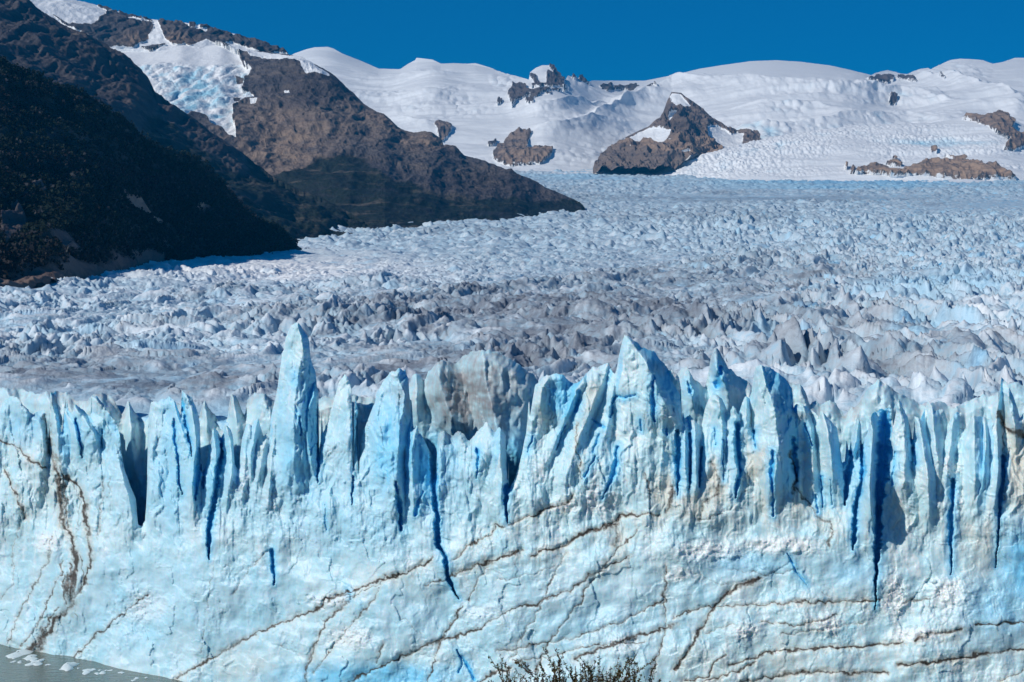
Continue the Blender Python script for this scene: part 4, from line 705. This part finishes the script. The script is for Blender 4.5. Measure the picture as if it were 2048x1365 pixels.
# ------------------------------------------------------------------ near bank and the bush on it
xs = np.linspace(-260, 260, 220); ys = np.concatenate((np.linspace(-60, 40, 120), np.linspace(41, 210, 90)))
XX, YY = np.meshgrid(xs*1., ys); XX = XX*(.25+.75*np.clip(YY/100, .1, 1))
ZZ = 98.3-.175*np.clip(YY, -60, 13)-.5*np.clip(YY-13, 0, 40)-.68*np.clip(YY-53, 0, 400)
ZZ += fbm(XX*.2, YY*.2, 91, 4)*.18
t = NT('bank_soil', .9, .2); n = t.noise(t.pos(), 3, 6); t.bump(n, .5, .05); M_SOIL = t.col(t.mix(n, (.06, .05, .035), (.12, .11, .07)))
o = grid('ground', np.stack((XX, YY, ZZ), -1), M_SOIL); tag(o, kind='structure')
t = NT('bush_stem', .8, .2); M_STEM = t.col(t.mix(t.noise(t.pos(), 60), (.035, .024, .016), (.075, .05, .033)))
t = NT('bush_leaf', .55, .3); M_LEAF = t.col(t.mix(t.noise(t.pos(), 14), (.03, .027, .009), (.10, .078, .022)))
def tube(path, r0, r1, V, Q):
    path = np.array(path); n = len(path); k = 5
    for i in range(n):
        d = path[min(i+1, n-1)]-path[max(i-1, 0)]; d = d/np.linalg.norm(d)
        a = np.cross(d, (0.3, 1, .2)); a /= np.linalg.norm(a); b = np.cross(d, a); r = r0+(r1-r0)*i/(n-1); s = len(V)
        for j in range(k):
            V.append(path[i]+(a*math.cos(j*2*math.pi/k)+b*math.sin(j*2*math.pi/k))*r)
            if i: Q.append((s-k+j, s-k+(j+1) % k, s+(j+1) % k, s+j))
def bush(root, tips, D_, lab_, spread, sd, dense=1.0):
    r = np.random.default_rng(sd); e = bpy.data.objects.new('bush', None); C.collection.objects.link(e)
    gz = 98.3-.175*D_ if D_ < 13 else 0
    e.location = ((root-W2)/F*D_, D_, gz); tag(e, lab_, 'bush'); O = np.array(e.location)
    V = []; Q = []; L = []; LQ = []
    def leaves(path, t0, nl, sz):
        for _ in range(nl):
            u = r.uniform(t0, 1)*(len(path)-1); i = min(int(u), len(path)-2); p = path[i]+(path[i+1]-path[i])*(u-i)
            for _k in range(r.integers(2, 5)):
                a = r.normal(size=3); a /= np.linalg.norm(a); b = np.cross(a, r.normal(size=3)); b /= np.linalg.norm(b); s = sz*r.uniform(.6, 1.3); s0 = len(L)
                c = p+a*s*.9; L.extend([p+a*s*.1, c-b*s*.38, c+a*s*.75, c+b*s*.38]); LQ.append((s0, s0+1, s0+2, s0+3))
    def branch(a, b, r0, lv):
        n = 9; L_ = np.linalg.norm(b-a); bend = r.normal(size=3)*L_*.09
        path = [a+(b-a)*u+bend*math.sin(u*math.pi)+r.normal(size=3)*L_*.008 for u in np.linspace(0, 1, n)]
        tube(path, r0, r0*.3, V, Q); leaves(path, .30 if lv == 0 else .1, int((46 if lv == 0 else 28)*dense*(L_/.5)), .0098)
        if lv < 2:
            for _ in range(int(r.integers(3, 7))):
                u = r.uniform(.35, .9); i = int(u*(n-1)); d = (b-a)/L_+r.normal(size=3)*.5; d /= np.linalg.norm(d)
                branch(path[i], path[i]+d*L_*r.uniform(.10, .24), r0*.5, lv+1)
    for (tx, ty) in tips:
        dd = D_+r.uniform(-spread, spread); tip = world(np.array(tx*1.), np.array(ty+6.), dd)
        st = np.array((O[0]+(tip[0]-O[0])*.45, D_+(dd-D_)*.5, O[2]-.03)); branch(st-O, tip-O, .0045, 0)
    raw_mesh('stems', np.array(V), np.array(Q), M_STEM, parent=e); raw_mesh('foliage', np.array(L), np.array(LQ), M_LEAF, parent=e, smooth=False)
tips = [(980,1306),(1008,1322),(1014,1342),(1030,1318),(1050,1335),(1060,1345),(1072,1330),(1087,1293),(1080,1322),(1098,1320),(1108,1312),(1120,1313),(1128,1294),(1140,1320),(1150,1328),(1160,1322),(1172,1318),(1184,1328),(1198,1305),(1190,1315),(1205,1330),(1222,1326),(1238,1307),(1240,1322),(1252,1330),(1262,1332),(1270,1328),(1310,1314),(1285,1345),(1110,1345),(1130,1340),(1150,1350),(1170,1345),(1200,1350),(1230,1348),(1250,1350),(1090,1352),(1215,1345),(1180,1352),(1270,1352),(1065,1358),(1040,1360),(1290,1362)]
tr = np.random.default_rng(3)
tips = tips+[(a+tr.normal()*7, b+tr.uniform(8, 30)) for a, b in tips for _ in (0,)]
bush(1150, tips, 11., 'wiry small-leaved brown-green bush in front of the ice wall at the bottom edge', .35, 11, 1.1)
bush(1345, [(1330,1362),(1340,1358),(1352,1370),(1322,1372)], 11.2, 'second tiny bush whose twig tips just reach the frame, right of the wide bush', .2, 12, .5)

# ------------------------------------------------------------------ thin air between here and the ice cap
if True:
    x0, x1, y0, y1, z0, z1 = -26000, 26000, -1500, 24000, -40, 4200
    v = np.array([(x, y, z) for x in (x0, x1) for y in (y0, y1) for z in (z0, z1)], float)
    o = raw_mesh('haze', v, np.array([(0, 1, 3, 2), (4, 6, 7, 5), (0, 4, 5, 1), (2, 3, 7, 6), (0, 2, 6, 4), (1, 5, 7, 3)]), bpy.data.materials.new('haze_air'), smooth=False)
    m = o.data.materials[0]; m.use_nodes = True; m.node_tree.nodes.clear()
    out = m.node_tree.nodes.new('ShaderNodeOutputMaterial'); pv = m.node_tree.nodes.new('ShaderNodeVolumePrincipled')
    pv.inputs['Color'].default_value = (.02, .48, 1, 1); pv.inputs['Density'].default_value = 2.8e-5; pv.inputs['Anisotropy'].default_value = .2
    m.node_tree.links.new(pv.outputs[0], out.inputs['Volume']); tag(o, kind='stuff')
